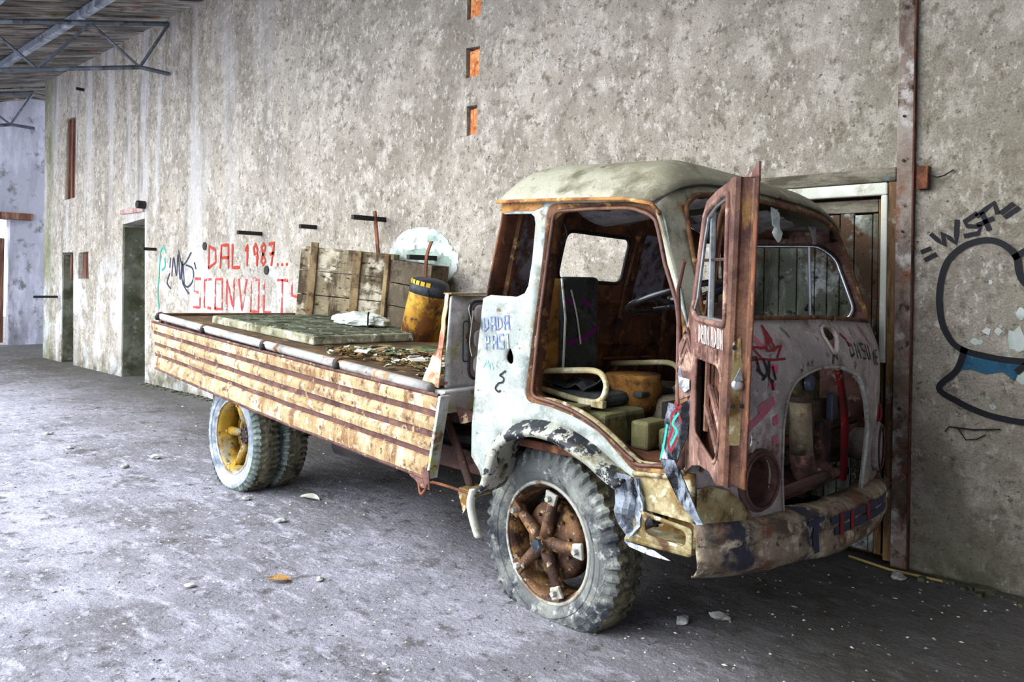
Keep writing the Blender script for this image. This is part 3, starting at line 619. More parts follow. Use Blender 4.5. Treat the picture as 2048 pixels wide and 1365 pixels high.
# ================================================================== THE TRUCK (x forward, y towards the wall, z up, in its own frame)
W = 1.86; CB = .93; LEAN = .03
TR = empty('flatbed_truck', (-2.271, -2.022, 0), radians(-2.2), 'derelict stripped flatbed truck with open rusty cab and flat front tyre', 'truck')
AT = [(.5, .915), (.8, .93), (1.1, .95), (1.28, .945), (1.36, .92), (1.42, .86), (1.9, .69), (2.06, .60)]
ET = [(.5, .78), (1.25, .78), (1.36, .765), (1.42, .74), (1.9, .58), (2.06, .52)]
def smooth_tab(z, tab): return (interp(z - .04, tab) + interp(z, tab) + interp(z + .04, tab)) / 3
def fa(b, z):
    t = min(1, abs((b - CB) / CB)); e = smooth_tab(z, ET); return e + (smooth_tab(z, AT) - e) * (1 - t ** 3)
def fmap(d=0.0):
    def f(b, z): return Vector((fa(b, z) + d, b, z - LEAN * b))
    return f
def smap(bb=0.0):
    def f(a, z): return Vector((a, bb + max(0, z - 1.42) * .05, z))
    return f
def ra(z): return interp(z, [(.6, -.5), (.86, -.5), (1.19, -.471), (1.49, -.434), (1.73, -.375), (1.91, -.325), (2.1, -.30)])

# --- front skin with windscreen, grille and lamp openings
def ell(cx, cz, rx, rz_, n=20): return [(cx + rx * cos(2 * pi * k / n), cz + rz_ * sin(2 * pi * k / n)) for k in range(n)]
grille = [(.484, .60), (.455, .80), (.447, .915), (.441, 1.02), (.46, 1.122), (.50, 1.175), (.56, 1.21), (.731, 1.244), (.942, 1.241), (1.118, 1.2), (1.2, 1.15), (1.27, 1.06), (1.337, .942), (1.335, .85), (1.324, .769), (1.301, .60)]
wind = rounded([(.075, 1.47), (.10, 1.60), (.125, 1.80), (.15, 1.91), (.24, 1.965), (.45, 1.99), (.93, 2.0), (1.4, 1.99), (1.60, 1.96), (1.70, 1.88), (1.75, 1.62), (1.775, 1.47), (1.72, 1.448), (1.3, 1.46), (.93, 1.465), (.36, 1.455), (.10, 1.447)], .03, 3)
tear = smooth_path([(.875, 1.395), (.93, 1.425), (1.0, 1.42), (1.02, 1.39), (.97, 1.345), (.90, 1.305), (.875, 1.33)], 4, True)
HLc = [(.297, .806), (1.563, .806)]
lamp_holes = [ell(.245, .965, .018, .03, 10), ell(1.60, .975, .018, .03, 10)]
low_edge = [(.0, 1.44), (.10, 1.447), (.36, 1.455), (.93, 1.465), (1.3, 1.46), (1.72, 1.448), (1.86, 1.44)]
nose = [(0, .64), (.30, .63), (grille[0][0], .63)] + grille[1:-1] + [(grille[-1][0], .63), (1.55, .63), (1.86, .64)] + low_edge[::-1]
fs = sheet('nose_panel', nose, [[tuple(p) for p in tear]] + [ell(x, z, .082, .098) for x, z in HLc] + lamp_holes, fmap(), front_paint, TR, step=.045, thick=.012, offset=-1, label='dusty grey nose of the cab with an empty grille opening')
sheet('windscreen_surround', [(0, 1.44), (.085, 1.446), (.075, 1.48), (.10, 1.60), (.125, 1.80), (.15, 1.90), (.19, 1.945), (.26, 1.968), (.45, 1.99), (.93, 2.0), (.93, 2.035), (.66, 2.03), (.3, 2.01), (.1, 1.965), (0, 1.90)], [], fmap(), roof_paint, TR, step=.035, thick=.012, offset=-1)
sheet('windscreen_surround', [(1.86, 1.44), (1.775, 1.446), (1.78, 1.48), (1.755, 1.60), (1.72, 1.80), (1.70, 1.88), (1.65, 1.94), (1.58, 1.965), (1.4, 1.99), (.93, 2.0), (.93, 2.035), (1.2, 2.03), (1.56, 2.01), (1.76, 1.965), (1.86, 1.90)], [], fmap(), primer, TR, step=.035, thick=.012, offset=-1)
# rolled rim of the grille opening and windscreen edge
gr = [(g[0], max(g[1], .63)) for g in grille]
MB().tube([fmap(.002)(*p) for p in smooth_path(gr[:9], 4)], .006, 7).ob('grille_rim', front_paint, TR, smooth=True)
MB().tube([fmap(.003)(*p) for p in smooth_path(gr[8:], 4)], .008, 7).ob('grille_rim', cab_paint, TR, smooth=True)
MB().tube([fmap(.002)(b, z) for b, z in dens(wind, .06)], .011, 6, True).ob('windscreen_flange', frame_rust, TR, smooth=True)
MB().tube([fmap(.004)(*p) for p in tear], .008, 6, True).ob('emblem_rim', front_paint, TR, smooth=True)
# lamp buckets
for i, (hb, hz) in enumerate(HLc):
    c = fmap()(hb, hz); nx = (fa(hb + .05, hz) - fa(hb - .05, hz)) / .1
    n = Vector((1, -nx, 0)).normalized()
    M = Matrix.Translation(c) @ n.to_track_quat('Y', 'Z').to_matrix().to_4x4()
    hl = MB().lathe([(.112, -.004), (.114, .016), (.104, .026), (.094, .022), (.086, .008), (.082, -.02), (.075, -.10), (.03, -.14), (.0, -.145)], 30, M @ Matrix.Diagonal((1, 1, 1.12, 1))).ob('headlamp_bucket', chassis_m if i == 0 else front_paint, TR, smooth=True)
    MB().lathe([(.101, .024), (.104, .032), (.098, .036), (.092, .03)], 30, M @ Matrix.Diagonal((1, 1, 1.12, 1)), closed=True).ob('headlamp_ring', chassis_m, hl, smooth=True)
# small side lamps
for cx, cz in ((.245, .965), (1.60, .975)):
    c = fmap(.004)(cx, cz)
    MB().tube([c + Vector((0, .026 * cos(2 * pi * k / 14), .042 * sin(2 * pi * k / 14))) for k in range(14)], .008, 6, True).ob('side_lamp_rim', spray_crimson if cx > 1 else front_paint, TR, smooth=True)

# --- near side panel with door opening and open rear quarter
door_out = rounded([(-.135, 1.02), (-.10, 1.263), (-.066, 1.497), (-.04, 1.774), (-.03, 1.94), (.20, 1.935), (.424, 1.925), (.575, 1.895), (.645, 1.833), (.70, 1.64), (.728, 1.50), (.742, 1.40), (.742, .845), (.50, .80), (.421, .862), (.313, .94), (.172, .988), (.022, 1.014)], .05, 4)
door_in = rounded([(-.10, 1.045), (-.06, 1.381), (-.02, 1.729), (.0, 1.905), (.21, 1.905), (.42, 1.898), (.545, 1.87), (.61, 1.81), (.665, 1.64), (.70, 1.50), (.715, 1.40), (.715, .86), (.52, .832), (.45, .862), (.36, .92), (.255, .975), (.146, 1.012), (.02, 1.035)], .04, 4)
side_outline = [(-.5, .70), (-.5, .857), (-.471, 1.186), (-.434, 1.494), (-.38, 1.512), (-.2, 1.507), (-.15, 1.525), (-.129, 1.56), (-.112, 1.68), (-.103, 1.85), (-.112, 1.885), (-.135, 1.90), (-.319, 1.908), (-.334, 1.965), (-.125, 1.957), (.15, 1.945), (.424, 1.93), (.58, 1.905),
                (.615, 1.83), (.66, 1.66), (.70, 1.56), (.735, 1.44), (.77, 1.35), (.78, 1.25), (.78, .66), (.53, .67), (.52, .74), (.48, .775), (.40, .815), (.30, .87), (.19, .91), (.06, .935), (-.08, .93), (-.2, .90), (-.29, .835), (-.34, .76), (-.38, .65), (-.40, .56), (-.44, .64)]
# the windscreen pillar needs the door opening to stay clear of it
door_hole = [(min(a, .66 if z > 1.6 else .74), z) for a, z in door_out]
def pillar_clip(a, z): return min(a, interp(z, [(.8, .742), (1.40, .742), (1.5, .70), (1.66, .635), (1.80, .595), (1.9, .555)]))
door_hole = [(pillar_clip(a, z), z) for a, z in door_out]
door_in = [(pillar_clip(a, z) - .02 if a > .5 else a, z) for a, z in door_in]
hole_tear = smooth_path([(-.235, 1.262), (-.215, 1.225), (-.215, 1.195), (-.235, 1.185), (-.26, 1.205), (-.255, 1.235)], 3, True)
sd = sheet('cab_side', side_outline, [door_hole, [tuple(p) for p in hole_tear]], smap(), cab_paint, TR, step=.06, thick=.01, offset=0, label='pale scuffed side panel of the cab')
# door opening flange: from the skin inwards
n = len(door_hole); v = []; f = []
for i in range(n):
    a, z = door_hole[i]; c, d = door_in[i]
    v += [smap(-.003)(a, z), smap(.012)(a * .6 + c * .4, z * .6 + d * .4), smap(.02)(c, d), smap(.07)(c, d)]
for i in range(n):
    j = (i + 1) % n
    for k in range(3): f.append((i * 4 + k, i * 4 + k + 1, j * 4 + k + 1, j * 4 + k))
solid(mesh('door_frame', v, f, frame_rust, TR, smooth=True), .006)
MB().tube([smap(.006)(*p) for p in dens(door_in, .06)], .009, 6, True).ob('door_seal', gold_rust, TR, smooth=True)
bev(MB().box((-.088, .004, 1.27), (-.066, .016, 1.33)).ob('latch_plate', rim_pale, TR), .004)
# gutter
MB().tube([(-.34, -.012, 1.966), (-.125, -.012, 1.958), (.15, -.012, 1.946), (.424, -.012, 1.931), (.56, -.008, 1.905), (.60, 0, 1.86)], .009, 6).ob('rain_gutter', gutter_rust, TR, smooth=True)
sheet('rust_band', [(-.332, 1.912), (-.338, 1.962), (-.2, 1.955), (-.06, 1.95), (-.062, 1.93), (-.12, 1.912), (-.25, 1.918)], [], smap(-.008), gutter_rust, TR, step=.04)
# --- far side panel with trimmed door window and quarter window
fwin = rounded([(-.04, 1.435), (-.08, 1.885), (.46, 1.87), (.555, 1.80), (.655, 1.515), (.63, 1.46)], .04, 4)
fq = rounded([(-.40, 1.50), (-.335, 1.91), (-.19, 1.90), (-.175, 1.53)], .03, 3)
far_out = [(-.5, .70), (-.471, 1.186), (-.434, 1.494), (-.375, 1.73), (-.334, 1.965), (.424, 1.93), (.58, 1.905), (.66, 1.66), (.735, 1.44), (.78, 1.30), (.78, .66), (.53, .67), (.40, .815), (.19, .91), (-.2, .90), (-.38, .65)]
fsd = sheet('far_cab_side', [(a, z) for a, z in far_out], [fwin, fq], lambda a, z: Vector((a, W - max(0, z - 1.42) * .05, z - LEAN * W)), primer, TR, step=.08, thick=.012, offset=1)
MB().tube([(a, W - .015 - max(0, z - 1.42) * .05, z - LEAN * W) for a, z in dens(fwin, .06)], .012, 6, True).ob('window_trim', chrome, fsd, smooth=True)
MB().tube([(.41, W - .03, 1.46 - LEAN * W), (.40, W - .04, 1.87 - LEAN * W)], .010, 6).ob('window_divider', chrome, fsd)
# --- rear wall
rear_win = rounded([(.50, 1.61), (.50, 1.875), (1.07, 1.875), (1.07, 1.61)], .06, 5)
rw = sheet('rear_wall', [(.01, .80), (1.85, .80), (1.84, 1.96), (1.5, 2.03), (.93, 2.05), (.36, 2.03), (.02, 1.96)], [rear_win], lambda b, z: Vector((ra(z), b, z - LEAN * b)), inner_rust, TR, step=.09, thick=.012, offset=0)
MB().tube([(ra(z) + .004, b, z - LEAN * b) for b, z in dens(rear_win, .07)], .011, 6, True).ob('window_seal', under_black, rw, smooth=True)
def rwp(b, z, d=.012): return Vector((ra(z) + d, b, z - LEAN * b))
for b0, z0, b1, z1, r in ((1.13, 1.93, 1.09, 1.27, .018), (1.55, 1.92, 1.58, 1.0, .02), (.14, 1.95, .13, 1.4, .02), (.32, 1.9, .32, 1.1, .014), (1.12, 1.2, 1.12, .9, .014)):
    MB().tube([rwp(b0, z0), rwp((b0 + b1) / 2, (z0 + z1) / 2), rwp(b1, z1)], r, 6).ob('wall_rib', frame_rust, rw)
for z in (1.255, 1.0, 1.5):
    MB().tube([rwp(.45, z), rwp(1.0, z), rwp(1.6, z)], .016, 6).ob('wall_rib', inner_rust, rw)
sheet('faded_panel', rounded([(1.2, 1.5), (1.2, 1.91), (1.5, 1.9), (1.5, 1.48)], .03), [], lambda b, z: rwp(b, z, .012), inner_grey, rw, step=.08)
sheet('faded_panel', rounded([(.16, 1.45), (.16, 1.93), (.30, 1.93), (.30, 1.45)], .02), [], lambda b, z: rwp(b, z, .012), inner_grey, rw, step=.08)
MB().lathe([(0, .02), (.016, .016), (.02, 0)], 12, Matrix.Translation(rwp(.62, 1.48)) @ Vector((1, 0, 0)).to_track_quat('Y', 'Z').to_matrix().to_4x4()).ob('wall_knob', chrome, rw, smooth=True)

# --- roof: rings from the edge to the crown
edge = []
for k in range(14): edge.append(Vector((-.336 + k / 13 * .90, -.006, 1.968 - .052 * k / 13)))
for k in range(1, 24):
    b = k / 24 * W; t = (b - CB) / CB
    z = 1.91 + .125 * (1 - abs(t) ** 5)
    edge.append(Vector((fa(b, z) + .014, b, z + .008 - LEAN * b)))
for k in range(14): edge.append(Vector((.564 - k / 13 * .90, W + .006, 1.916 + .052 * k / 13 - LEAN * W)))
for k in range(1, 24):
    b = W - k / 24 * W; t = (b - CB) / CB
    z = 1.968 + .085 * (1 - abs(t) ** 3); edge.append(Vector((ra(z) - .012, b, z - LEAN * b)))
v = []; f = []; m = len(edge); RN = 10
for s in range(RN + 1):
    q = s / RN; h = 1 - (1 - q) ** 2.6
    for p in edge:
        cen = Vector((max(-.12, min(.36, p.x)), max(.5, min(1.36, p.y)), 0))
        xy = p.lerp(cen, q * .92)
        crown = 2.155 - .05 * xy.x - LEAN * xy.y + .02
        v.append(Vector((xy.x, xy.y, p.z + (crown - p.z) * h)))
for s in range(RN):
    for i in range(m): f.append((s * m + i, s * m + (i + 1) % m, (s + 1) * m + (i + 1) % m, (s + 1) * m + i))
f.append(tuple(RN * m + i for i in range(m)))
rf = mesh('cab_roof', v, f, roof_paint, TR, smooth=True, label='dusty domed cab roof')
solid(rf, .012, -1)
# torn roof lining hanging inside the windscreen, header rail
def drape(name, p, q, d, sag, mat=lining, nu=14, nv=6, seed=1):
    p, q = Vector(p), Vector(q); v = []; f = []
    for i in range(nu + 1):
        for j in range(nv + 1):
            u, t = i / nu, j / nv
            x = p.lerp(q, u) + Vector(d) * t
            x.z -= sag * sin(pi * u) * t + .02 * noise.noise(Vector((u * 6 + seed, t * 3, seed)))
            x.x += .03 * noise.noise(Vector((u * 5, t * 4 + seed, 2)))
            v.append(x)
    for i in range(nu):
        for j in range(nv): f.append((i * (nv + 1) + j, (i + 1) * (nv + 1) + j, (i + 1) * (nv + 1) + j + 1, i * (nv + 1) + j + 1))
    return solid(mesh(name, v, f, mat, TR, smooth=True), .004)
drape('roof_lining', (.50, .14, 1.965), (.56, .80, 1.97), (-.55, .0, -.0), .10, seed=3)
drape('roof_lining', (.54, 1.0, 1.955), (.46, 1.68, 1.90), (-.5, 0, .0), .06, seed=8)
drape('lining_scrap', (.62, .90, 1.96), (.63, .95, 1.955), (.03, -.02, -.15), .02, nu=4, seed=5, mat=bag_m)
drape('lining_scrap', (.58, 1.42, 1.90), (.57, 1.5, 1.90), (.02, .0, -.07), .02, nu=4, seed=6)
MB().tube([(.12, .10, 1.93), (.10, .5, 1.945), (.08, 1.0, 1.94), (.06, 1.7, 1.90)], .022, 6).ob('roof_bow', primer, TR)
MB().box((-.1, 1.77, 1.835), (.54, 1.81, 1.90)).ob('far_header', primer, TR)
drape('far_lining', (.30, 1.78, 1.86), (-.1, 1.78, 1.87), (0, -.6, .08), .0, mat=inner_rust, seed=2)

# --- fender arch
top_ = [(-.40, .55), (-.385, .63), (-.345, .76), (-.29, .84), (-.2, .905), (-.07, .938), (.06, .942), (.19, .915), (.30, .872), (.40, .82), (.48, .78)]
mid_ = [(-.40, .55), (-.372, .63), (-.335, .75), (-.285, .825), (-.2, .885), (-.07, .918), (.06, .922), (.185, .895), (.295, .855), (.395, .805), (.475, .765)]
low_ = [(-.37, .54), (-.31, .63), (-.265, .75), (-.225, .80), (-.165, .843), (-.05, .878), (.06, .882), (.17, .858), (.275, .82), (.37, .775), (.455, .74)]
P3 = []
for (a, z), (c, d), (e, g) in zip(top_, mid_, low_):
    P3.append([Vector((a, .004, z + .006)), Vector((c, -.045, d)), Vector(((c + e) / 2, -.075, (d + g) / 2)), Vector((e, -.07, g)), Vector((e, -.045, g + .004)), Vector((e, .10, g + .02))])
P3s = []
for j in range(6): P3s.append(smooth_path([r[j] for r in P3], 4))
m = len(P3s[0]); v = []; f = []
for i in range(m):
    for j in range(6):
        p = P3s[j][i].copy()
        if 0 < j < 4: p += Vector((noise.noise(p * 9), noise.noise(p * 7 + Vector((4, 0, 0))), noise.noise(p * 8))) * .008
        v.append(p)
for i in range(m - 1):
    for j in range(5): f.append((i * 6 + j, (i + 1) * 6 + j, (i + 1) * 6 + j + 1, i * 6 + j + 1))
solid(mesh('front_fender', v, f, fender_paint, TR, smooth=True, label='pale wheel arch with flaked black paint'), .006)
# inner wheel house
wh = MB().lathe([(.50, .02), (.51, .42)], 40, Matrix.Translation((-.02, .02, .38))).ob('wheel_house', under_black, TR, smooth=True)
bm = bmesh.new(); bm.from_mesh(wh.data)
bmesh.ops.delete(bm, geom=[q for q in bm.verts if q.co.z < .58 or q.co.x > .46], context='VERTS'); bm.to_mesh(wh.data); bm.free()
# crumpled front end of the fender
def crumple(name, pts, nrm, mat, amp, seed, parent=TR, step=.022, thick=.006):
    """a bent sheet: outline points in 3D on a plane patch, pushed about by noise"""
    c = sum((Vector(p) for p in pts), Vector()) / len(pts); nrm = Vector(nrm).normalized()
    u = (Vector(pts[1]) - Vector(pts[0])).normalized(); u = (u - nrm * u.dot(nrm)).normalized(); w_ = nrm.cross(u)
    poly = [((Vector(p) - c).dot(u), (Vector(p) - c).dot(w_)) for p in pts]
    def mp(x, y):
        q = c + u * x + w_ * y
        k = 1.2 * abs(noise.noise(q * 9 + Vector((seed, 0, 0)))) - .4 + .6 * abs(noise.noise(q * 19 + Vector((0, seed, 0))))
        return q + nrm * amp * k
    return sheet(name, poly, [], mp, mat, parent, step=step, thick=thick, smooth=False)
crumple('crumpled_fender_end', [(.44, -.06, .80), (.535, -.04, .79), (.56, -.02, .71), (.552, -.02, .60), (.505, -.03, .54), (.47, -.06, .60), (.45, -.065, .68), (.42, -.07, .75)], (.2, -1, .1), crumple_steel, .06, 3)
crumple('crumpled_fender_end', [(.535, -.04, .79), (.60, .09, .78), (.60, .09, .60), (.552, -.02, .60)], (1, -.4, .1), crumple_steel, .04, 9)
# lower corner panel below the door and step
sheet('lower_corner_panel', [(.50, .795), (.66, .815), (.742, .85), (.785, .85), (.785, .66), (.54, .665)], [], lambda a, z: Vector((a, -.008 + .03 * (a > .9), z)), corner_gold, TR, step=.04, thick=.008)
sheet('corner_skin', [(0.0, .64), (.0, .79), (.06, .80), (.14, .775), (.22, .72), (.27, .655), (.2, .64)], [], fmap(.008), corner_gold, TR, step=.03, thick=.006, label='gold-stained corner of the nose')
MB().tube([(.50, -.012, .80), (.56, -.014, .808), (.66, -.014, .818), (.742, -.014, .852)], .011, 6).ob('sill_lip', sill_paint, TR, smooth=True)
# sill: thick painted edge following the arch
sp_ = smooth_path([(-.13, .03, 1.02), (.02, .03, 1.03), (.15, .03, 1.008), (.26, .03, .972), (.36, .03, .918), (.45, .03, .86), (.52, .03, .832), (.70, .03, .85)], 5)
MB().tube(sp_, .018, 8).ob('door_sill', sill_paint, TR, smooth=True)
st = bev(MB().box((.53, -.035, .545), (.79, .12, .562)).ob('step_plate', sill_paint, TR), .004)
sheet('step_side', rounded([(.47, .525), (.54, .665), (.79, .645), (.79, .535)], .015), [rounded([(.575, .575), (.575, .645), (.765, .63), (.765, .57)], .03)], lambda a, z: Vector((a, -.03, z)), sill_paint, TR, step=.03, thick=.008)
bev(MB().box((.50, -.02, .54), (.79, .14, .55)).ob('step_floor', corner_gold, TR), .003)
MB().box((.55, .10, .55), (.79, .12, .67)).ob('step_back', corner_gold, TR)
crumple('step_fold', [(.47, -.035, .525), (.62, -.035, .52), (.70, -.03, .50), (.60, -.03, .495), (.50, -.03, .505)], (0, -1, .2), crumple_steel, .01, 5)

# --- bumper
def bump_path(t):
    b = -.02 + t * 1.88; q = abs((b - CB) / .95)
    a = .80 + .20 * (1 - q ** 2.4)
    return b, a, .655 - .053 * b
v = []; f = []; NB = 44
prof = [(-.13, -.004), (-.06, .004), (-.02, 0.0), (.004, -.022), (.012, -.06), (.004, -.095), (.012, -.13), (.008, -.165), (-.012, -.196), (-.03, -.205)]
for i in range(NB + 1):
    b, a, z = bump_path(i / NB)
    b2, a2, _ = bump_path(min(1, i / NB + .01)); b1, a1, _ = bump_path(max(0, i / NB - .01))
    n2 = Vector((b2 - b1, -(a2 - a1), 0)).normalized()
    for j, (da, dz) in enumerate(prof):
        p = Vector((a, b, z + dz)) + Vector((n2.x, n2.y, 0)) * da
        d = .014 * noise.noise(Vector((b * 4, dz * 9, 3))) + .008 * noise.noise(Vector((b * 11, dz * 16, 7)))
        v.append(p + Vector((n2.x, n2.y, 0)) * d + Vector((0, 0, .012 * noise.noise(Vector((b * 3, 5, 1))))))
for i in range(NB):
    for j in range(len(prof) - 1):
        a = i * len(prof) + j; f.append((a, a + len(prof), a + len(prof) + 1, a + 1))
bp = mesh('front_bumper', v, f, bumper_m, TR, smooth=True, label='bent scuffed front bumper'); solid(bp, .008)
def bmap(t, z, d=.016):
    b, a, z0 = bump_path(t); q = z - z0
    b2, a2, _ = bump_path(min(1, t + .01)); n2 = Vector((.02, -(a2 - a), 0)).normalized()
    return Vector((a, b, z)) + n2 * d
crumple('bumper_return', [(.80, 1.86, .56), (.80, 1.86, .37), (.68, 1.885, .40), (.66, 1.885, .60)], (0.2, 1, 0), bumper_m, .012, 4)

# --- flatbed
def zb(a, b): return 1.015 - .0577 * (a + .8) - .015 * b
BW = 1.80
def plate(name, pts, h, mat, parent=TR):
    v = [Vector(p) for p in pts] + [Vector(p) - Vector((0, 0, h)) for p in pts]; n = len(pts)
    f = [tuple(range(n)), tuple(range(2 * n - 1, n - 1, -1))] + [(i, (i + 1) % n, n + (i + 1) % n, n + i) for i in range(n)]
    return mesh(name, v, f, mat, parent)
NBD = 9
bedf = plate('bed_frame', [(-4.62, .02, zb(-4.62, 0) - .035), (-.80, .02, zb(-.8, 0) - .035), (-.80, BW, zb(-.8, BW) - .035), (-4.62, BW, zb(-4.62, BW) - .035)], .03, chassis_m)
for k in range(NBD):
    b0 = k / NBD * (BW - .02) + .02; b1 = (k + 1) / NBD * (BW - .02) + .02 - .006
    o = plate('bed_plank', [(-4.60, b0, zb(-4.6, b0)), (-.82, b0, zb(-.82, b0)), (-.82, b1, zb(-.82, b1)), (-4.60, b1, zb(-4.6, b1))], .034, bed_floor_m)
    bev(o, .003)
# tail lip and far rail
plate('tail_lip', [(-4.66, 0, zb(-4.66, 0) + .02), (-4.60, 0, zb(-4.6, 0) + .02), (-4.60, BW, zb(-4.6, BW) + .02), (-4.66, BW, zb(-4.66, BW) + .02)], .14, bed_floor_m)
plate('far_rail', [(-4.6, BW, zb(-4.6, BW)), (-.82, BW, zb(-.82, BW)), (-.82, BW + .03, zb(-.82, BW)), (-4.6, BW + .03, zb(-4.6, BW))], .13, bed_floor_m)
# hinge pipe with bolts
pp = [Vector((a, -.03, z)) for a, z in ((-4.55, 1.232), (-3.617, 1.174), (-2.629, 1.116), (-1.691, 1.062), (-.80, 1.01))]
hp = MB().tube(smooth_path(pp, 4), .030, 10).ob('hinge_pipe', pipe_white, TR, smooth=True)
for a, z in ((-4.54, 1.238), (-3.617, 1.174), (-2.629, 1.116), (-1.69, 1.067)):
    MB().tube([(a - .02, -.03, z), (a + .02, -.03, z - .002)], .034, 10).ob('hinge_collar', chassis_m, hp)
    MB().lathe([(0, -.03), (.016, -.028), (.024, -.016), (.024, .01)], 10, Matrix.Translation((a + .03, -.055, z - .012))).ob('hinge_bolt', iron_rod, hp, smooth=True)
# drop side hanging open
TL, TRc, BL, BR = (-4.64, 1.185), (-.69, .985), (-4.46, .795), (-.745, .555)
def gm(u, vv, d=0.0):
    a = (TL[0] + (TRc[0] - TL[0]) * u) * (1 - vv) + (BL[0] + (BR[0] - BL[0]) * u) * vv
    z = (TL[1] + (TRc[1] - TL[1]) * u) * (1 - vv) + (BL[1] + (BR[1] - BL[1]) * u) * vv
    sag = -.012 * sin(pi * u) * (1 + vv)
    wob = .012 * noise.noise(Vector((u * 9, vv * 2, 1))) + .004 * noise.noise(Vector((u * 30, vv * 5, 4)))
    return Vector((a, -.062 - .03 * vv + d + wob, z + sag * .6))
bands = [(0, .185), (.275, .43), (.52, .665), (.75, 1.0)]
v = []; f = []; NG = 60
rows = []
for i, (p, q) in enumerate(bands):
    rows += [(p, 0.012 if i else 0.0), (p + .012, 0), ((p + q) / 2, -.006), (q - .012, 0), (q, 0.012 if i < 3 else 0.0)]
for i in range(NG + 1):
    for vv, d in rows: v.append(gm(i / NG, vv, d))
nr = len(rows)
for i in range(NG):
    for j in range(nr - 1):
        if j % 5 == 4: continue
        f.append((i * nr + j, (i + 1) * nr + j, (i + 1) * nr + j + 1, i * nr + j + 1))
gate = mesh('drop_side', v, f, gate_cream, TR, label='cream drop side with rusty grooves hanging down from the bed'); solid(gate, .010, 0)
for p, q in ((.185, .275), (.43, .52), (.665, .75)):
    v = []; f = []
    for i in range(NG + 1): v += [gm(i / NG, p - .004, .009), gm(i / NG, q + .004, .009)]
    f = [(2 * i, 2 * i + 2, 2 * i + 3, 2 * i + 1) for i in range(NG)]
    solid(mesh('groove_strip', v, f, groove_rust, gate), .004)
MB().tube([gm(i / 30, 1.0, -.002) for i in range(31)], .010, 6).ob('bottom_edge', groove_rust, gate)
MB().tube([gm(i / 30, 0.0, -.002) for i in range(31)], .011, 6).ob('top_edge', groove_rust, gate)
e0, e1 = gm(1, 0), gm(1, 1)
bev(MB().add([e0 + Vector((0, -.008, 0)), e1 + Vector((0, -.008, 0)), e1 + Vector((.0, .055, 0)), e0 + Vector((0, .055, 0)),
          e0 + Vector((.022, -.008, 0)), e1 + Vector((.022, -.008, 0)), e1 + Vector((.022, .055, 0)), e0 + Vector((.022, .055, 0))],
         [(0, 1, 2, 3), (4, 7, 6, 5), (0, 4, 5, 1), (1, 5, 6, 2), (2, 6, 7, 3), (3, 7, 4, 0)]).ob('end_channel', head_paint, gate), .003)
crumple('torn_corner', [e1 + Vector((-.14, -.01, .0)), e1 + Vector((.03, -.01, .05)), e1 + Vector((.05, 0, -.05)), e1 + Vector((-.02, -.01, -.05))], (0, -1, .2), groove_rust, .02, 2, parent=gate)
MB().tube(smooth_path([e1 + Vector((-.05, -.01, -.03)), e1 + Vector((-.02, -.02, -.08)), e1 + Vector((.02, -.02, -.05)), e1 + Vector((.05, 0, -.01)), e1 + Vector((.25, .12, -.06))], 4), .008, 6).ob('bent_rod', strap_rust, gate, smooth=True)
# headboard
hb = sheet('headboard', rounded([(.06, 1.0), (.10, 1.50), (.55, 1.50), (1.1, 1.49), (1.78, 1.47), (1.78, .98)], .02), [], lambda b, z: Vector((-.79 - .01 * sin(b * 9), b, z)), head_paint, TR, step=.08, thick=.02, label='grey pressed-steel headboard of the bed')
for b0 in (.265, .80, 1.3):
    for k, zc in enumerate((1.40, 1.26, 1.12)):
        sheet('pressed_oval', rounded([(b0 - .02, zc - .05), (b0 - .02, zc + .05), (b0 + .11, zc + .05), (b0 + .11, zc - .05)], .045, 4), [], lambda b, z: Vector((-.772, b, z)), head_paint, hb, step=.05, thick=.006)
    MB().tube([(-.775, *p) for p in dens(rounded([(b0 - .05, 1.04), (b0 - .05, 1.47), (b0 + .15, 1.47), (b0 + .15, 1.04)], .06, 4), .06)], .008, 6, True).ob('pressed_rib', dark_gap, hb, smooth=True)
MB().tube([(-.775, *p) for p in dens(rounded([(.17, 1.14), (.17, 1.36), (.215, 1.36), (.215, 1.14)], .02, 3), .05)], .004, 5, True).ob('pressed_rib', dark_gap, hb)
MB().tube(smooth_path([(-.76, .20, 1.45), (-.755, .19, 1.42), (-.755, .21, 1.35), (-.755, .20, 1.24), (-.752, .215, 1.17)], 4), .003, 5).ob('loose_wire', white_trim, hb)
MB().tube([(-.755, .215, 1.35), (-.752, .22, 1.42)], .003, 5).ob('loose_wire', white_trim, hb)
fl_ = crumple('headboard_flange', [(-.80, .075, 1.51), (-.775, .06, 1.51), (-.79, .0, 1.01), (-.93, .0, 1.03), (-.865, .03, 1.17), (-.82, .06, 1.22)], (0, -1, .1), gate_cream, .010, 6, parent=hb)
fl_.data.materials[0] = weather('flange_rust', '#c39a72', [('#e2c8a4', 5, .48, .6), ('#9a5f48', 5, .52, .62), ('#6d3c2a', 10, .6, .68)], rough=.7, bump=(50, .3, .008))
bev(MB().box((-.84, .9, 1.50), (-.78, 1.8, 1.57)).ob('headboard_rail', corner_gold, hb), .008)
bev(MB().box((-.84, .08, 1.505), (-.775, .9, 1.515)).ob('headboard_rail', corner_gold, hb), .003)
bev(MB().box((-.86, .0, .88), (-.72, 1.8, 1.0)).ob('cross_beam', head_paint, TR), .01)
crumple('torn_beam_edge', [(-.70, .02, .92), (-.55, .10, .90), (-.56, .10, .86), (-.66, .03, .83)], (0, -1, 0), groove_rust, .012, 3)

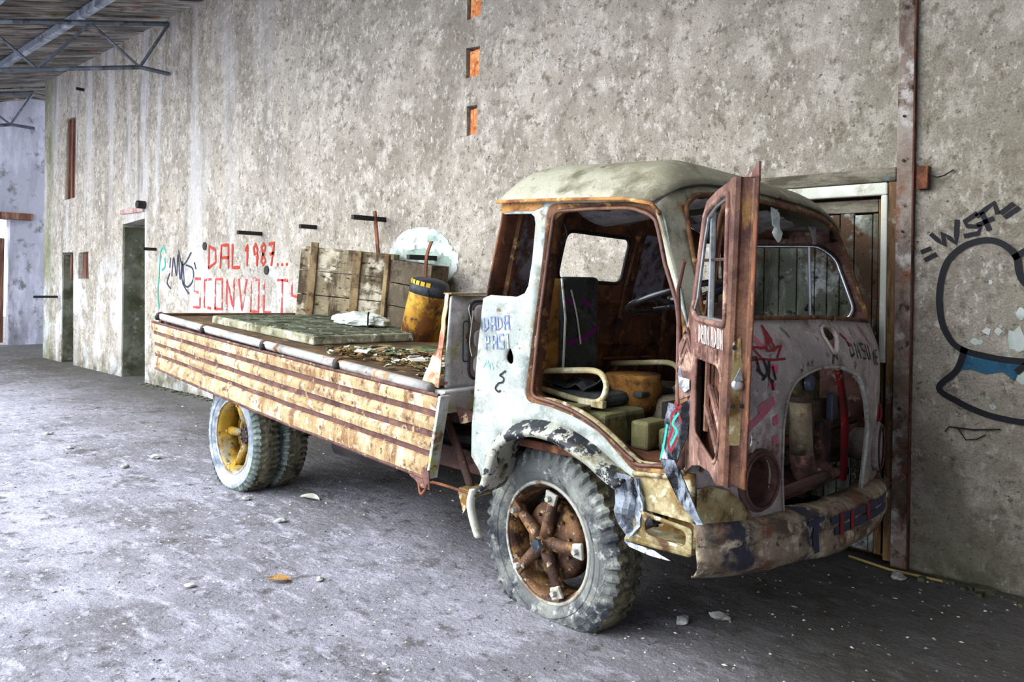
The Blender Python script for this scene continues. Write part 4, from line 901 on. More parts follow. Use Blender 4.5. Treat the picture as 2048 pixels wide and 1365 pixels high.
# --- chassis, axles, underbody
for b in (.42, 1.36):
    bev(MB().box((-4.4, b - .035, .47), (.62, b + .035, .60)).ob('chassis_rail', chassis_m, TR), .008)
for a in (-4.0, -3.2, -2.3, -1.5):
    MB().tube([(a, .10, zb(a, .1) - .10), (a, 1.7, zb(a, 1.7) - .10)], .04, 4).ob('bed_crossmember', under_black, TR)
for b in (.42, 1.36):
    o = plate('bed_bearer', [(-4.5, b - .04, zb(-4.5, b) - .07), (-.8, b - .04, zb(-.8, b) - .07), (-.8, b + .04, zb(-.8, b) - .07), (-4.5, b + .04, zb(-4.5, b) - .07)], .10, under_black)
MB().tube([(-3.18, .1, .38), (-3.18, .7, .38), (-3.18, .86, .38), (-3.18, 1.0, .38), (-3.18, 1.7, .38)], [.06, .07, .16, .16, .07], 12).ob('rear_axle', under_black, TR, smooth=True)
MB().tube([(-.11, .3, .33), (-.11, 1.55, .33)], .045, 8).ob('front_axle', under_black, TR, smooth=True)
MB().tube([(-3.0, .93, .40), (-.4, .9, .50)], .045, 8).ob('drive_shaft', under_black, TR)
bev(MB().box((-2.3, .28, .36), (-1.5, .62, .62)).ob('fuel_tank', under_black, TR), .06)
for s_ in (.42, 1.36):
    for k in range(4):
        MB().tube(smooth_path([(-3.75 + k * .08, s_, .58), (-3.18, s_, .44 - k * .022 + .05), (-2.6 - k * .08, s_, .60)], 5), .018, 4).ob('leaf_spring', under_black, TR)
MB().tube(smooth_path([(-.885, .08, .95), (-.80, .10, .80), (-.70, .10, .65), (-.60, .09, .50)], 4), .022, 8).ob('diagonal_strut', chassis_m, TR, smooth=True)
bev(MB().box((-1.2, .18, .70), (-.50, .40, .74)).ob('battery_shelf', under_black, TR), .005)
bev(MB().box((-.62, .02, .485), (-.50, .14, .515)).ob('flap_bracket', corner_gold, TR), .004)
crumple('flap_plate', [(-.61, .01, .51), (-.51, .01, .51), (-.53, .01, .44), (-.57, .01, .40)], (0, -1, 0), corner_gold, .008, 7)
v = []; f = []
pth = smooth_path([(-.515, .0, .53), (-.535, .0, .46), (-.52, .0, .39), (-.475, .0, .30)], 5)
for p in pth: v += [p, p + Vector((.028, -.01, .0)), p + Vector((.03, .03, 0)), p + Vector((.005, .035, 0))]
f = [(4 * i + k, 4 * i + (k + 1) % 4, 4 * i + 4 + (k + 1) % 4, 4 * i + 4 + k) for i in range(len(pth) - 1) for k in range(4)] + [(0, 1, 2, 3), tuple(4 * (len(pth) - 1) + k for k in range(4))]
mesh('mud_flap', v, f, white_trim, TR, smooth=True)

# --- wheels
def wheel(name, c, steer, Rt, rr, width, flat_z, rim_mat, edge_mat, style, side_mat, lugs, parent=TR, mirror=False, shoulder_mat=None):
    """part: rim; sub-parts: tyre, tread, hub, spokes, clamps. Outer face at y = 0, going inwards (+y)"""
    M = Matrix.Translation(c) @ Matrix.Rotation(steer, 4, 'Z')
    if mirror: M = M @ Matrix.Rotation(pi, 4, 'Z')
    rim = MB().lathe([(rr * .90, .035), (rr * .93, .012), (rr, .0), (rr * 1.02, .012), (rr * .985, .03), (rr * .94, .05), (rr * .92, width * .5), (rr * .96, width * .95), (rr * .88, width * .95), (rr * .86, width * .5)], 48, closed=True).ob(name, rim_mat, parent, smooth=True)
    rim.matrix_local = M
    MB().lathe([(rr * .96, -.001), (rr * 1.0, -.006), (rr * 1.035, .004), (rr * 1.0, .016)], 48, closed=True).ob('rim_edge', edge_mat, rim, smooth=True)
    def squash(o, y0, y1):
        for q in o.data.vertices:
            if q.co.z < -flat_z + .0:
                d = -flat_z - q.co.z; q.co.z = -flat_z - d * .02
                q.co.y += (-.35 if q.co.y < (y0 + y1) / 2 else .35) * d
            elif q.co.z < -flat_z * .55:
                t = (-q.co.z - flat_z * .55) / (flat_z * .45); q.co.y += (-1 if q.co.y < (y0 + y1) / 2 else 1) * .012 * t * t
    def tyre(y0):
        n = lugs * 4; y1 = y0 + width
        H_ = Rt - rr
        prof = [(rr * .97, y0 + .03), (rr * 1.0, y0 + .006), (rr + H_ * .12, y0 - .008), (rr + H_ * .16, y0 - .012), (rr + H_ * .40, y0 - .026), (rr + H_ * .56, y0 - .022), (rr + H_ * .64, y0 - .017)]
        back = [(r, y1 - (y - y0)) for r, y in prof[::-1]]
        o = MB().lathe(prof, n // 2).ob('tyre', side_mat, rim, smooth=True); squash(o, y0, y1)
        def mod(r, y, j, k):
            up = (k % 4) < 2; s_ = -1 if j < 5 else 1
            if j in (1, 10): return r, y + s_ * (.004 if up else -.003)
            if j in (2, 9): return r + (.004 if up else -.006), y + s_ * (.007 if up else -.006)
            if j in (3, 8): return r + (.008 if up else -.010), y
            if j in (4, 7): return r + (.002 if up else -.006), y
            return r, y
        tp = [(rr + H_ * .63, y0 - .0175), (rr + H_ * .67, y0 - .016), (rr + H_ * .84, y0 - .002), (rr + H_ * .955, y0 + .018), (rr + H_ * .985, y0 + .05), (Rt, y0 + width * .5 - .02)]
        tp = tp + [(r, y1 - (y - y0)) for r, y in tp[::-1]]
        t = MB().lathe(tp[3:9], n, None, lambda r, y, j, k: mod(r, y, j + 3, k)).ob('tread', tread_m, rim); squash(t, y0, y1)
        t = MB().lathe(tp[:4], n, None, mod).ob('tyre_shoulder', shoulder_mat, rim); squash(t, y0, y1)
        t = MB().lathe(tp[8:], n, None, lambda r, y, j, k: mod(r, y, j + 8, k)).ob('tyre_shoulder', shoulder_mat, rim); squash(t, y0, y1)
        b = MB().lathe(back, n // 4).ob('tyre', side_mat, rim, smooth=True); squash(b, y0, y1)
        for dr in (.30, .50):
            q = MB().lathe([(rr + H_ * dr - .004, y0 - .020), (rr + H_ * dr, y0 - .0265), (rr + H_ * dr + .004, y0 - .020)], n // 4).ob('tyre_ring', side_mat, rim, smooth=True); squash(q, y0, y1)
    tyre(0)
    if style == 'star':
        MB().lathe([(0, .03), (.075, .03), (.16, .045), (.185, .06), (.19, .12), (0, .12)], 36).ob('brake_drum', rim_mat, rim, smooth=True)
        hubo = MB().lathe([(0, -.055), (.030, -.055), (.036, -.048), (.036, -.02), (.05, -.018), (.055, .0), (.07, .03), (.075, .06)], 6 if False else 24).ob('hub', rim_mat, rim, smooth=True)
        MB().lathe([(0, -.068), (.030, -.066), (.036, -.056), (.036, -.02), (0, -.02)], 6).ob('hub_cap', hub_black, rim)
        for k in range(5):
            an = radians(78) + k * 2 * pi / 5; dx, dz = cos(an), sin(an)
            r2 = rr * .80
            sp2 = MB().tube([(dx * .03, .0, dz * .03), (dx * .10, -.004, dz * .10), (dx * r2 * .85, .006, dz * r2 * .85), (dx * r2, .016, dz * r2)], [.036, .030, .027, .034], 12).ob('spoke', rim_mat, rim, smooth=True)
            Mc = Matrix.Rotation(-(an - pi / 2), 4, 'Y')
            bev(MB().prism([(-.030, r2 - .028), (.030, r2 - .028), (.038, r2 + .03), (-.038, r2 + .03)], Mc @ Matrix.Translation((0, -.022, 0)), .018).ob('clamp', edge_mat if k in (0, 3, 4) else rim_mat, sp2), .005)
            MB().lathe([(0, -.046), (.013, -.046), (.015, -.042), (.015, -.02)], 6, Matrix.Translation((dx * r2, 0, dz * r2))).ob('clamp_nut', edge_mat, sp2)
        for k in range(10):
            an = 2 * pi * k / 10 + .3
            MB().lathe([(0, .022), (.008, .022), (.009, .035)], 6, Matrix.Translation((cos(an) * .135, 0, sin(an) * .135))).ob('drum_bolt', rim_mat, rim)
    else:
        MB().lathe([(rr * .91, .05), (rr * .88, .16), (rr * .60, .20), (.0, .20)], 36).ob('dish', rim_mat, rim, smooth=True)
        MB().lathe([(0, .10), (.05, .10), (.075, .115), (.08, .16), (.10, .2)], 24).ob('hub', chassis_m, rim, smooth=True)
        for k in range(10):
            an = 2 * pi * k / 10
            MB().lathe([(0, .085), (.009, .085), (.010, .12)], 6, Matrix.Translation((cos(an) * .055, 0, sin(an) * .055))).ob('hub_bolt', chassis_m, rim)
        MB().lathe([(rr * .50, .13), (rr * .56, .13), (rr * .56, .17), (rr * .50, .17)], 36, closed=True).ob('spoke_ring', rim_mat, rim, smooth=True)
        for k in range(5):
            an = radians(35) + k * 2 * pi / 5; dx, dz = cos(an), sin(an); r2 = rr * .84
            sp2 = MB().tube([(dx * .06, .15, dz * .06), (dx * r2 * .6, .11, dz * r2 * .6), (dx * r2, .10, dz * r2)], [.034, .030, .036], 10).ob('spoke', rim_mat, rim, smooth=True)
            MB().lathe([(0, .058), (.015, .058), (.018, .08)], 6, Matrix.Translation((dx * r2, 0, dz * r2))).ob('clamp_nut', rim_mat, sp2)
        tyre(width + .055)
    return rim
shoulder_green = weather('mossy_shoulder', '#5d675f', [('#7f8a80', 6, .48, .6), ('#3f4741', 7, .5, .62)], bump=(60, .4, .008))
wheel('front_wheel', Vector((-.105, .125, .335)), radians(-4), .455, .285, .185, .331, rim_rust, rim_pale, 'star', tyre_m, 46, shoulder_mat=tyre_m)
wheel('rear_wheel', Vector((-3.185, .005, .385)), 0, .425, .275, .17, .381, rim_yellow, rim_pale, 'dish', tyre_blue, 56, shoulder_mat=shoulder_green)
def far_wheel(src, loc):
    c = src.copy(); COL.objects.link(c); c.matrix_local = Matrix.Translation(loc) @ Matrix.Rotation(pi, 4, 'Z')
    for ch in list(src.children):
        if ch.name.split('.')[0] in ('tyre', 'tread', 'rim_edge', 'dish', 'brake_drum'):
            d = ch.copy(); COL.objects.link(d); d.parent = c
    return c
fw = [o for o in TR.children if o.name.startswith('front_wheel')][0]; rwl = [o for o in TR.children if o.name.startswith('rear_wheel')][0]
far_wheel(fw, (-.105, 1.70, .335)); far_wheel(rwl, (-3.185, 1.80, .385))

# --- open door, hinged at the front pillar and swung right round
HX, HY = .745, -.01; DA = radians(-46.42)
Dd = Vector((cos(DA), sin(DA), 0)); Dn = Vector((-sin(DA), cos(DA), 0))
def dm(wd=0.0):
    def f(u, z): return Vector((HX, HY, 0)) + Dd * u + Dn * wd + Vector((0, 0, z))
    return f
def uin(z): return .575 + (z - .95) * .10
d_out = [(0, .85), (.12, .905), (.246, .935), (.398, .95), (.50, .93), (uin(.95), .95), (uin(1.4), 1.4), (uin(1.9), 1.90), (.45, 1.888), (.30, 1.868), (.235, 1.82), (.13, 1.62), (.02, 1.445), (0, 1.40)]
d_win = rounded([(.11, 1.485), (.165, 1.525), (.275, 1.736), (.325, 1.825), (.42, 1.848), (.62, 1.862), (.60, 1.45), (.2, 1.452)], .03, 3)
d_cut = rounded([(.18, 1.316), (.50, 1.32), (.552, 1.296), (.548, 1.14), (.51, 1.02), (.46, .99), (.16, 1.035), (.17, 1.16)], .03, 3)
door = sheet('cab_door', d_out, [d_win, d_cut], dm(0), primer, TR, step=.045, thick=.008, offset=0, smooth=False, label='open brown-primed cab door swung forward, window frame empty')
d_skin = [(u + (.05 if u > .55 else 0), z) for u, z in d_out]
sheet('door_skin', d_skin, [[(u, z) for u, z in d_win]], dm(.055), inner_rust, door, step=.06, thick=.006)
# latch edge: a folded channel
v = []; f = []; zs = [.95 + .95 * k / 14 for k in range(15)]
for z in zs:
    for du, dw in ((-.045, -.004), (-.004, -.006), (.004, .0), (.008, .012), (.004, .020), (.006, .034), (.010, .048), (.018, .058), (.030, .062)):
        v.append(dm(dw)(uin(z) + du, z))
for i in range(14):
    for j in range(8): f.append((i * 9 + j, i * 9 + j + 1, i * 9 + 10 + j, i * 9 + 9 + j))
f.append(tuple(range(9))); f.append(tuple(14 * 9 + k for k in range(9)))
ed = mesh('latch_edge', v, f, gold_rust, door, smooth=False, label='gold-brown latch edge of the door'); solid(ed, .004)
solid(MB().add([dm(.055)(uin(1.9) - .1, 1.90), dm(.062)(uin(1.9) + .03, 1.885), dm(.062)(uin(1.9) + .03, 1.945)], [(0, 1, 2)]).ob('bent_tip', primer, door), .006)
# pale paint around the latch, the latch itself and its holes
mp_ = lambda t, z: dm(.008 + .04 * t)(uin(z) + .0105, z)
sheet('latch_patch', [(0, 1.08), (0, 1.40), (.6, 1.42), (.75, 1.34), (1.0, 1.33), (1.0, 1.08)], [], mp_, corner_gold, ed, step=.1)
c = dm(.028)(uin(1.27) + .012, 1.27)
Ml = Matrix.Translation(c) @ Dd.to_track_quat('Y', 'Z').to_matrix().to_4x4()
MB().lathe([(0, .010), (.010, .010), (.017, .006), (.019, 0)], 16, Ml).ob('door_latch', chrome, ed, smooth=True)
solid(MB().add([dm(.015)(uin(1.28) + .016, 1.285), dm(.042)(uin(1.28) + .016, 1.285), dm(.03)(uin(1.28) + .03, 1.325)], [(0, 1, 2)]).ob('latch_tongue', chrome, ed), .008)
for tw_, z in ((.014, 1.385), (.014, 1.205), (.042, 1.205)):
    c = dm(tw_)(uin(z) + .012, z)
    MB().lathe([(0, .003), (.007, .003), (.008, 0)], 10, Matrix.Translation(c) @ Dd.to_track_quat('Y', 'Z').to_matrix().to_4x4()).ob('screw_hole', iron_rod, ed)
# window trims
MB().tube([dm(-.008)(*p) for p in dens(d_win, .05)], .010, 6, True).ob('window_frame', primer, door, smooth=True)
MB().tube([dm(.01)(.345, 1.84), dm(.01)(.325, 1.455)], .010, 6).ob('vent_divider', chrome, door)
MB().tube([dm(.02)(.325, 1.82), dm(.02)(.307, 1.455)], .007, 6).ob('vent_seal', under_black, door)
MB().tube([dm(-.004)(p[0] + .012, p[1] - .01) for p in ((.13, 1.50), (.175, 1.54), (.275, 1.74), (.33, 1.82), (.44, 1.845), (.61, 1.86))], .006, 6).ob('chrome_bead', chrome, door)
bev(MB().box((.2, -.006, -.012), (.60, .018, .014), Matrix.Translation((HX, HY, 1.452)) @ Matrix.Rotation(DA, 4, 'Z')).ob('belt_strip', chrome, door), .004)
MB().tube([dm(-.03)(-.02, 1.42), dm(-.05)(.05, 1.56), dm(-.05)(.16, 1.665)], .008, 7).ob('stay_rod', gold_rust, door)
MB().tube([dm(-.01)(.16, 1.665), dm(.03)(.55, 1.66)], .006, 6).ob('stay_rod', chassis_m, door)
# inner rails around the lower opening and the window regulator arms inside
bev(MB().box((.17, -.012, -.045), (.50, .0, .01), Matrix.Translation((HX, HY, 1.36)) @ Matrix.Rotation(DA, 4, 'Z')).ob('inner_rail', primer, door), .006)
MB().tube([dm(-.004)(*p) for p in dens(d_cut, .05)], .007, 6, True).ob('opening_lip', primer, door, smooth=True)
for p, q in (((.25, 1.22), (.50, 1.02)), ((.2, 1.14), (.42, .98)), ((.46, 1.31), (.46, 1.02)), ((.22, 1.31), (.20, 1.05))):
    MB().tube([dm(.03)(*p), dm(.03)(*q)], .011, 6).ob('regulator_arm', primer if p[1] < 1.3 else gold_rust, door)
strokes('graffiti', text('DROM', .235, 1.375, .028, .06, .042) + text('ADOM', .425, 1.375, .028, .06, .042), .008, dm(-.010), white_ink, door, 'white scrawled letters on the door rail')

# --- torn outer skin hanging at the hinge
kt = sheet('hinge_plate', [(.773, 1.415), (.822, 1.285), (.802, 1.161), (.743, 1.135), (.73, 1.268), (.735, 1.345)], [], lambda a, z: Vector((a, -.05 - .02 * (a - .73) / .09, z)), primer, TR, step=.02, thick=.012, label='chevron-pressed primer plate with chrome handle')
for k in (.0, .022):
    MB().tube([Vector((.742 , -.058, 1.30 - k * 1.6)), Vector((.775, -.066, 1.372 - k * 1.9)), Vector((.812 - k * .3, -.072, 1.272 - k))], .005, 6).ob('pressed_chevron', primer, kt)
crumple('plate_handle', [(.752, -.085, 1.24), (.764, -.085, 1.275), (.768, -.085, 1.225), (.80, -.08, 1.22), (.80, -.08, 1.185), (.775, -.085, 1.17), (.755, -.085, 1.19)], (0, -1, 0), chrome, .02, 4, parent=kt, step=.01)
sk = crumple('torn_skin', [(.703, -.07, 1.122), (.75, -.07, 1.118), (.806, -.07, 1.154), (.781, -.07, .99), (.745, -.07, .899), (.671, -.07, .895), (.687, -.07, 1.014)], (0.1, -1, 0), crumple_steel, .016, 2)
sk['label'] = 'torn steel door skin with teal and red paint'
sk2 = crumple('torn_skin', [(.690, -.085, .91), (.751, -.08, .912), (.815, -.10, .793), (.872, -.10, .693), (.846, -.10, .684), (.749, -.10, .789)], (0.1, -1, 0), crumple_steel, .022, 6)
def skm(a, z): return Vector((a, -.087 - .012, z))
strokes('graffiti', [[(.765, 1.09), (.74, 1.05), (.758, 1.02), (.735, .97)], [(.715, 1.04), (.705, .98), (.69, .91)]], .009, lambda a, z: Vector((a, -.10, z)), spray_teal, sk, 'teal paint drips', curve=True)
strokes('graffiti', [[(.775, 1.12), (.735, 1.08), (.74, 1.03), (.722, .98), (.735, .945), (.76, 1.0)], [(.75, 1.13), (.775, 1.06)]], .010, lambda a, z: Vector((a, -.099, z)), spray_crimson, sk, 'red paint loops', curve=True)
# front pillar inner post behind the hinge
bev(MB().box((.66, .03, .66), (.745, .09, 1.42)).ob('hinge_pillar', primer, TR), .012)
sheet('pillar_foot', [(.0, .66), (.0, .84), (.10, .86), (.2, .80), (.24, .70), (.2, .64)], [], lambda b, z: Vector((.70 - .05 * b, .04 + b, z)), gold_rust, TR, step=.05, thick=.01)

# --- cab interior
bev(MB().box((-.47, .08, .78), (.62, 1.78, .82)).ob('cab_floor', inner_rust, TR), .01)
MB().box((.60, .10, .66), (.64, .45, .98)).ob('dash_bulkhead', engine_m, TR)
MB().box((.60, 1.38, .66), (.64, 1.78, .98)).ob('dash_bulkhead', engine_m, TR)
bev(MB().box((.52, .45, 1.30), (.74, 1.40, 1.40)).ob('dashboard', engine_m, TR), .03)
bev(MB().box((-.30, .62, .80), (.60, 1.25, 1.02)).ob('engine_cover', engine_m, TR), .05)
hump = MB().lathe([(0, 0), (.12, 0), (.14, .03), (.15, .12), (.14, .2), (0, .2)], 24, Matrix.Translation((.03, .62, .92)) @ Matrix.Rotation(pi / 2, 4, 'X')).ob('heater_drum', foam, TR, smooth=True)
bev(MB().box((-.12, .50, 1.02), (.17, .78, 1.05)).ob('drum_lid', seat_grey, TR), .01)
sb = bev(MB().box((-.31, .16, 1.14), (-.20, .60, 1.60), None).ob('seat_back', foam, TR), .05, 4)
sb.data.materials[0] = foam
bev(MB().box((-.215, .30, 1.135), (-.165, .585, 1.61)).ob('seat_cover', seat_grey, sb), .045, 4)
MB().tube([(-.165, .30, 1.15), (-.160, .305, 1.4), (-.175, .29, 1.6)], .006, 5).ob('seat_piping', white_trim, sb)
strokes('graffiti', [[(.32, 1.50), (.36, 1.47)], [(.44, 1.49), (.50, 1.46)], [(.33, 1.27), (.40, 1.29)], [(.44, 1.29), (.56, 1.345)]], .022, lambda b, z: Vector((-.161, b, z)), magenta, sb, 'magenta marker dashes')
strokes('cover_slit', [[(.345, 1.54), (.39, 1.42), (.425, 1.27)]], .012, lambda b, z: Vector((-.159, b, z)), white_trim, sb, curve=True)
def seat_frame(b, sc=1.0):
    pth = smooth_path([(-.29, b, 1.13), (-.1, b, 1.15), (.079, b, 1.165), (.14, b, 1.14), (.155, b, 1.09), (.12, b, 1.03), (.02, b, 1.015), (-.29, b, 1.05)], 4)
    o = MB().tube(pth, .015, 8).ob('seat_frame', cream_tube, TR, smooth=True)
    bev(MB().box((.0, b - .02, .995), (.15, b + .012, 1.03)).ob('frame_slide', cream_tube, o), .004)
    return o
seat_frame(.24); seat_frame(.86)
bev(MB().box((-.30, .26, .98), (.10, .58, 1.05)).ob('seat_base', seat_grey, TR), .03)
crumple('torn_cushion', [(-.28, .28, 1.06), (-.02, .28, 1.05), (.08, .34, 1.09), (-.02, .5, 1.07), (-.28, .5, 1.09)], (0, 0, 1), seat_grey, .05, 3)
MB().tube([(-.40, .2, 1.165), (-.35, 1.3, 1.14)], .008, 6).ob('seat_bar', strap_rust, TR)
bev(MB().box((-.35, .1, .99), (.1, .20, 1.01)).ob('seat_rail', engine_olive, TR), .004)
bev(MB().box((-.2, .18, .82), (.2, .5, .98)).ob('seat_box', engine_olive, TR), .02)
for k in range(3):
    bev(MB().box((.25 + k * .11, .3 + k * .06, .82), (.35 + k * .11, .46 + k * .06, .95 - .03 * k)).ob('pedal_box', engine_olive, TR), .015)
MB().tube([(.42, .35, .82), (.43, .35, .96)], .007, 6).ob('pedal_rod', strap_rust, TR)
MB().lathe([(.05, 0), (.075, .01), (.075, .03), (.05, .04)], 20, Matrix.Translation((.10, .98, 1.02)) @ Matrix.Rotation(radians(-60), 4, 'X'), closed=True).ob('gear_flange', chassis_m, TR, smooth=True)
MB().tube(smooth_path([(-.03, .05, 1.93), (-.01, .1, 1.87), (.02, .1, 1.80), (0, .09, 1.76), (-.02, .08, 1.80), (-.02, .07, 1.9)], 4), .004, 5).ob('hanging_cable', under_black, TR)
# steering wheel
Msw = Matrix.Translation((.40, .45, 1.52)) @ Matrix.Rotation(radians(-18), 4, 'Y')
ring = [Msw @ Vector((.235 * cos(2 * pi * k / 40), .235 * sin(2 * pi * k / 40), 0)) for k in range(40)]
swh = MB().tube(ring, .015, 8, True).ob('steering_wheel', black_plastic, TR, smooth=True)
for an in (.4, pi - .4, -pi / 2):
    MB().tube([Msw @ Vector((0, 0, -.03)), Msw @ Vector((.12 * cos(an), .12 * sin(an), -.02)), Msw @ Vector((.235 * cos(an), .235 * sin(an), 0))], .012, 6).ob('wheel_spoke', black_plastic, swh, smooth=True)
MB().lathe([(0, .02), (.05, .01), (.055, -.02), (.03, -.07)], 18, Msw @ Matrix.Rotation(pi / 2, 4, 'X')).ob('horn_boss', black_plastic, swh, smooth=True)
col_ = MB().tube([Msw @ Vector((0, 0, -.03)), (.50, .45, 1.30), (.62, .45, .85)], .03, 8).ob('steering_column', chassis_m, TR)
bev(MB().box((.42, .40, 1.34), (.53, .50, 1.45)).ob('switch_box', chrome, col_), .01)

# --- engine bay seen through the grille
MB().box((.30, .48, .36), (.34, 1.75, 1.02)).ob('engine_bulkhead', under_black, TR)
MB().box((.34, .48, .36), (.78, 1.70, .40)).ob('engine_tray', under_black, TR)
bev(MB().box((.36, .62, .70), (.55, 1.15, 1.20)).ob('engine_block', under_black, TR), .03)
MB().tube([(.74, .98, 1.05), (.74, 1.0, .92), (.74, 1.01, .78)], [.052, .052, .055], 16).ob('hose', engine_m, TR, smooth=True)
MB().tube([(.74, .98, 1.055), (.74, .98, 1.03)], .058, 16).ob('hose_clamp', chassis_m, TR)
MB().tube(smooth_path([(.74, 1.01, .78), (.75, 1.03, .69), (.76, 1.09, .65), (.77, 1.18, .68)], 5), .058, 14).ob('elbow_pipe', chassis_m, TR, smooth=True)
bev(MB().box((.58, 1.20, .82), (.62, 1.50, 1.20)).ob('side_plate', engine_olive, TR), .015)
MB().lathe([(0, -.03), (.035, -.03), (.045, -.02), (.048, 0)], 18, Matrix.Translation((.635, 1.31, 1.08)) @ Vector((-1, 0, 0)).to_track_quat('Y', 'Z').to_matrix().to_4x4()).ob('round_glass', puddle_glass, TR, smooth=True)
MB().tube([(.70, 1.20, .84), (.72, 1.72, .86)], .022, 4).ob('brace_bar', chassis_m, TR)
rb = MB()
for i, (b, z) in enumerate(((1.27, 1.16), (1.30, 1.05), (1.345, .95), (1.345, .80), (1.33, .62))): pass
pth = smooth_path([(.80, 1.28, 1.17), (.80, 1.33, 1.05), (.80, 1.37, .93), (.80, 1.375, .78), (.80, 1.36, .60)], 4)
v = []; f = []
for p in pth: v += [p + Vector((-.01, -.022, 0)), p + Vector((.012, -.022, 0)), p + Vector((.012, .022, 0)), p + Vector((-.01, .022, 0))]
f = [(4 * i + k, 4 * i + (k + 1) % 4, 4 * i + 4 + (k + 1) % 4, 4 * i + 4 + k) for i in range(len(pth) - 1) for k in range(4)] + [(0, 1, 2, 3), tuple(4 * (len(pth) - 1) + k for k in range(4))]
mesh('red_bar', v, f, red_bar_m, TR, label='red painted upright bar in the grille opening')
bev(MB().box((.70, 1.24, .62), (.74, 1.36, .90)).ob('side_plate', chassis_m, TR), .01)
MB().tube([(.45, 1.35, .70), (.62, 1.70, .70)], .09, 14).ob('air_filter', engine_m, TR, smooth=True)
bev(MB().box((.74, .46, .60), (.78, 1.5, .645)).ob('radiator_support', chassis_m, TR), .008)
MB().tube([(.80, .5, .66), (.84, .9, .68), (.80, 1.3, .655)], .022, 8).ob('support_tube', chassis_m, TR)
bev(MB().box((.76, 1.03, .66), (.80, 1.10, .70)).ob('rubber_mount', green_fin, TR), .006)
MB().tube([(.70, .50, 1.14), (.72, .52, .9), (.72, .51, .64)], .014, 6).ob('edge_rod', primer, TR)
bev(MB().box((.60, .95, 1.16), (.72, 1.25, 1.22)).ob('top_bracket', chassis_m, TR), .01)
bev(MB().box((.66, 1.47, .86), (.70, 1.54, 1.02)).ob('coil_box', puddle_glass, TR), .01)

# --- paint on the truck
G = fmap(.004)
strokes('graffiti', [[(.391, 1.425), (.362, 1.36)], [(.391, 1.425), (.405, 1.37)], [(.335, 1.345), (.345, 1.325), (.385, 1.325), (.40, 1.35)], [(.262, 1.34), (.34, 1.335)], [(.40, 1.335), (.45, 1.345)], [(.262, 1.34), (.30, 1.298)], [(.45, 1.345), (.40, 1.298)],
        [(.36, 1.36), (.345, 1.325)], [(.372, 1.36), (.373, 1.328)], [(.40, 1.37), (.40, 1.33)], [(.245, 1.288), (.30, 1.292), (.36, 1.288), (.45, 1.291)]], .010, G, spray_crimson, fs, 'dark red crown drawing on the nose')
strokes('graffiti', [[(.39, 1.42), (.385, 1.38), (.38, 1.36)]], .018, G, spray_crimson, fs)
for i, (pts, wd) in enumerate(([[(.29, 1.385), (.31, 1.36), (.32, 1.34)], .03], [[(.36, 1.255), (.385, 1.25)], .035], [[(.345, 1.19), (.37, 1.18)], .03], [[(.29, 1.09), (.33, 1.11), (.36, 1.12)], .04], [[(.23, 1.02), (.29, 1.06), (.34, 1.10)], .03], [[(.38, 1.05), (.385, 1.03)], .03], [[(.385, .97), (.39, .95)], .028])):
    strokes('graffiti', [pts], wd, fmap(.003), spray_pink, fs, 'pink spray smear')
strokes('graffiti', [[(.27, 1.30), (.28, 1.25), (.295, 1.23)], [(.31, 1.29), (.325, 1.24), (.30, 1.21)], [(.34, 1.28), (.335, 1.22), (.36, 1.20)], [(.27, 1.25), (.31, 1.22)], [(.36, 1.26), (.375, 1.21)], [(.35, 1.20), (.36, 1.17)]], .012, fmap(.0055), spray_black, fs, 'black dripping tag under the crown', curve=True)
strokes('graffiti', rot2(text('DMSU', 1.09, 1.285, .05, .07, .075), (1.1, 1.3), -.08), .011, G, spray_black, fs, 'black scrawled letters beside the emblem hole')
strokes('graffiti', text('ME', 1.42, 1.235, .04, .07, .06), .011, G, spray_black, fs, 'black scrawled letters at the far corner of the nose')
for ln in ([(1.07, 1.39), (1.10, 1.365)], [(1.10, 1.35), (1.105, 1.335)]): strokes('graffiti', [ln], .016, G, spray_crimson, fs, 'dark red dab')
purple = weather('purple_drip', '#4a2530', [('#6d5a58', 14, .5, .6)], bump=None)
for ln in ([(.89, 1.30), (.875, 1.28), (.865, 1.262)], [(.92, 1.30), (.915, 1.28)]): strokes('graffiti', [ln], .014, G, purple, fs, 'purple paint drip')
strokes('graffiti', [[(.52, 1.415), (.54, 1.40), (.545, 1.38)]], .014, G, weather('green_dab', '#3f6a4a', [('#7a766c', 14, .5, .6)], bump=None), fs, 'green paint dab')
Sg = smap(-.009)
strokes('graffiti', rot2(text('DADA', -.415, 1.345, .035, .065, .048) + text('PASI', -.41, 1.255, .035, .065, .048), (-.32, 1.34), .10), .011, Sg, ink_blue, sd, 'faint blue ink letters reading DADA PASI')
strokes('graffiti', [[(-.262, 1.15), (-.285, 1.135), (-.30, 1.125), (-.275, 1.115), (-.28, 1.095), (-.31, 1.085), (-.33, 1.06), (-.31, 1.045), (-.295, 1.052)]], .009, Sg, spray_black, sd, 'black squiggle', curve=True)
strokes('graffiti', [[(-.42, 1.155), (-.40, 1.185), (-.385, 1.16), (-.36, 1.185), (-.35, 1.15)], [(-.39, 1.19), (-.37, 1.15)]], .006, Sg, spray_cyan, sd, 'cyan marker scribble')
strokes('graffiti', [[(.325, .60), (.32, .54), (.325, .47)], [(.30, .59), (.35, .60)]], .022, lambda t, z: bmap(t, z, .022), spray_tag, bp, 'dark blue painted letter on the bumper')
for ln in ([(.44, .585), (.44, .50)], [(.50, .58), (.50, .50)], [(.60, .58), (.61, .50)]): strokes('graffiti', [ln], .018, lambda t, z: bmap(t, z, .022), spray_crimson, bp, 'red vertical dab on the bumper')
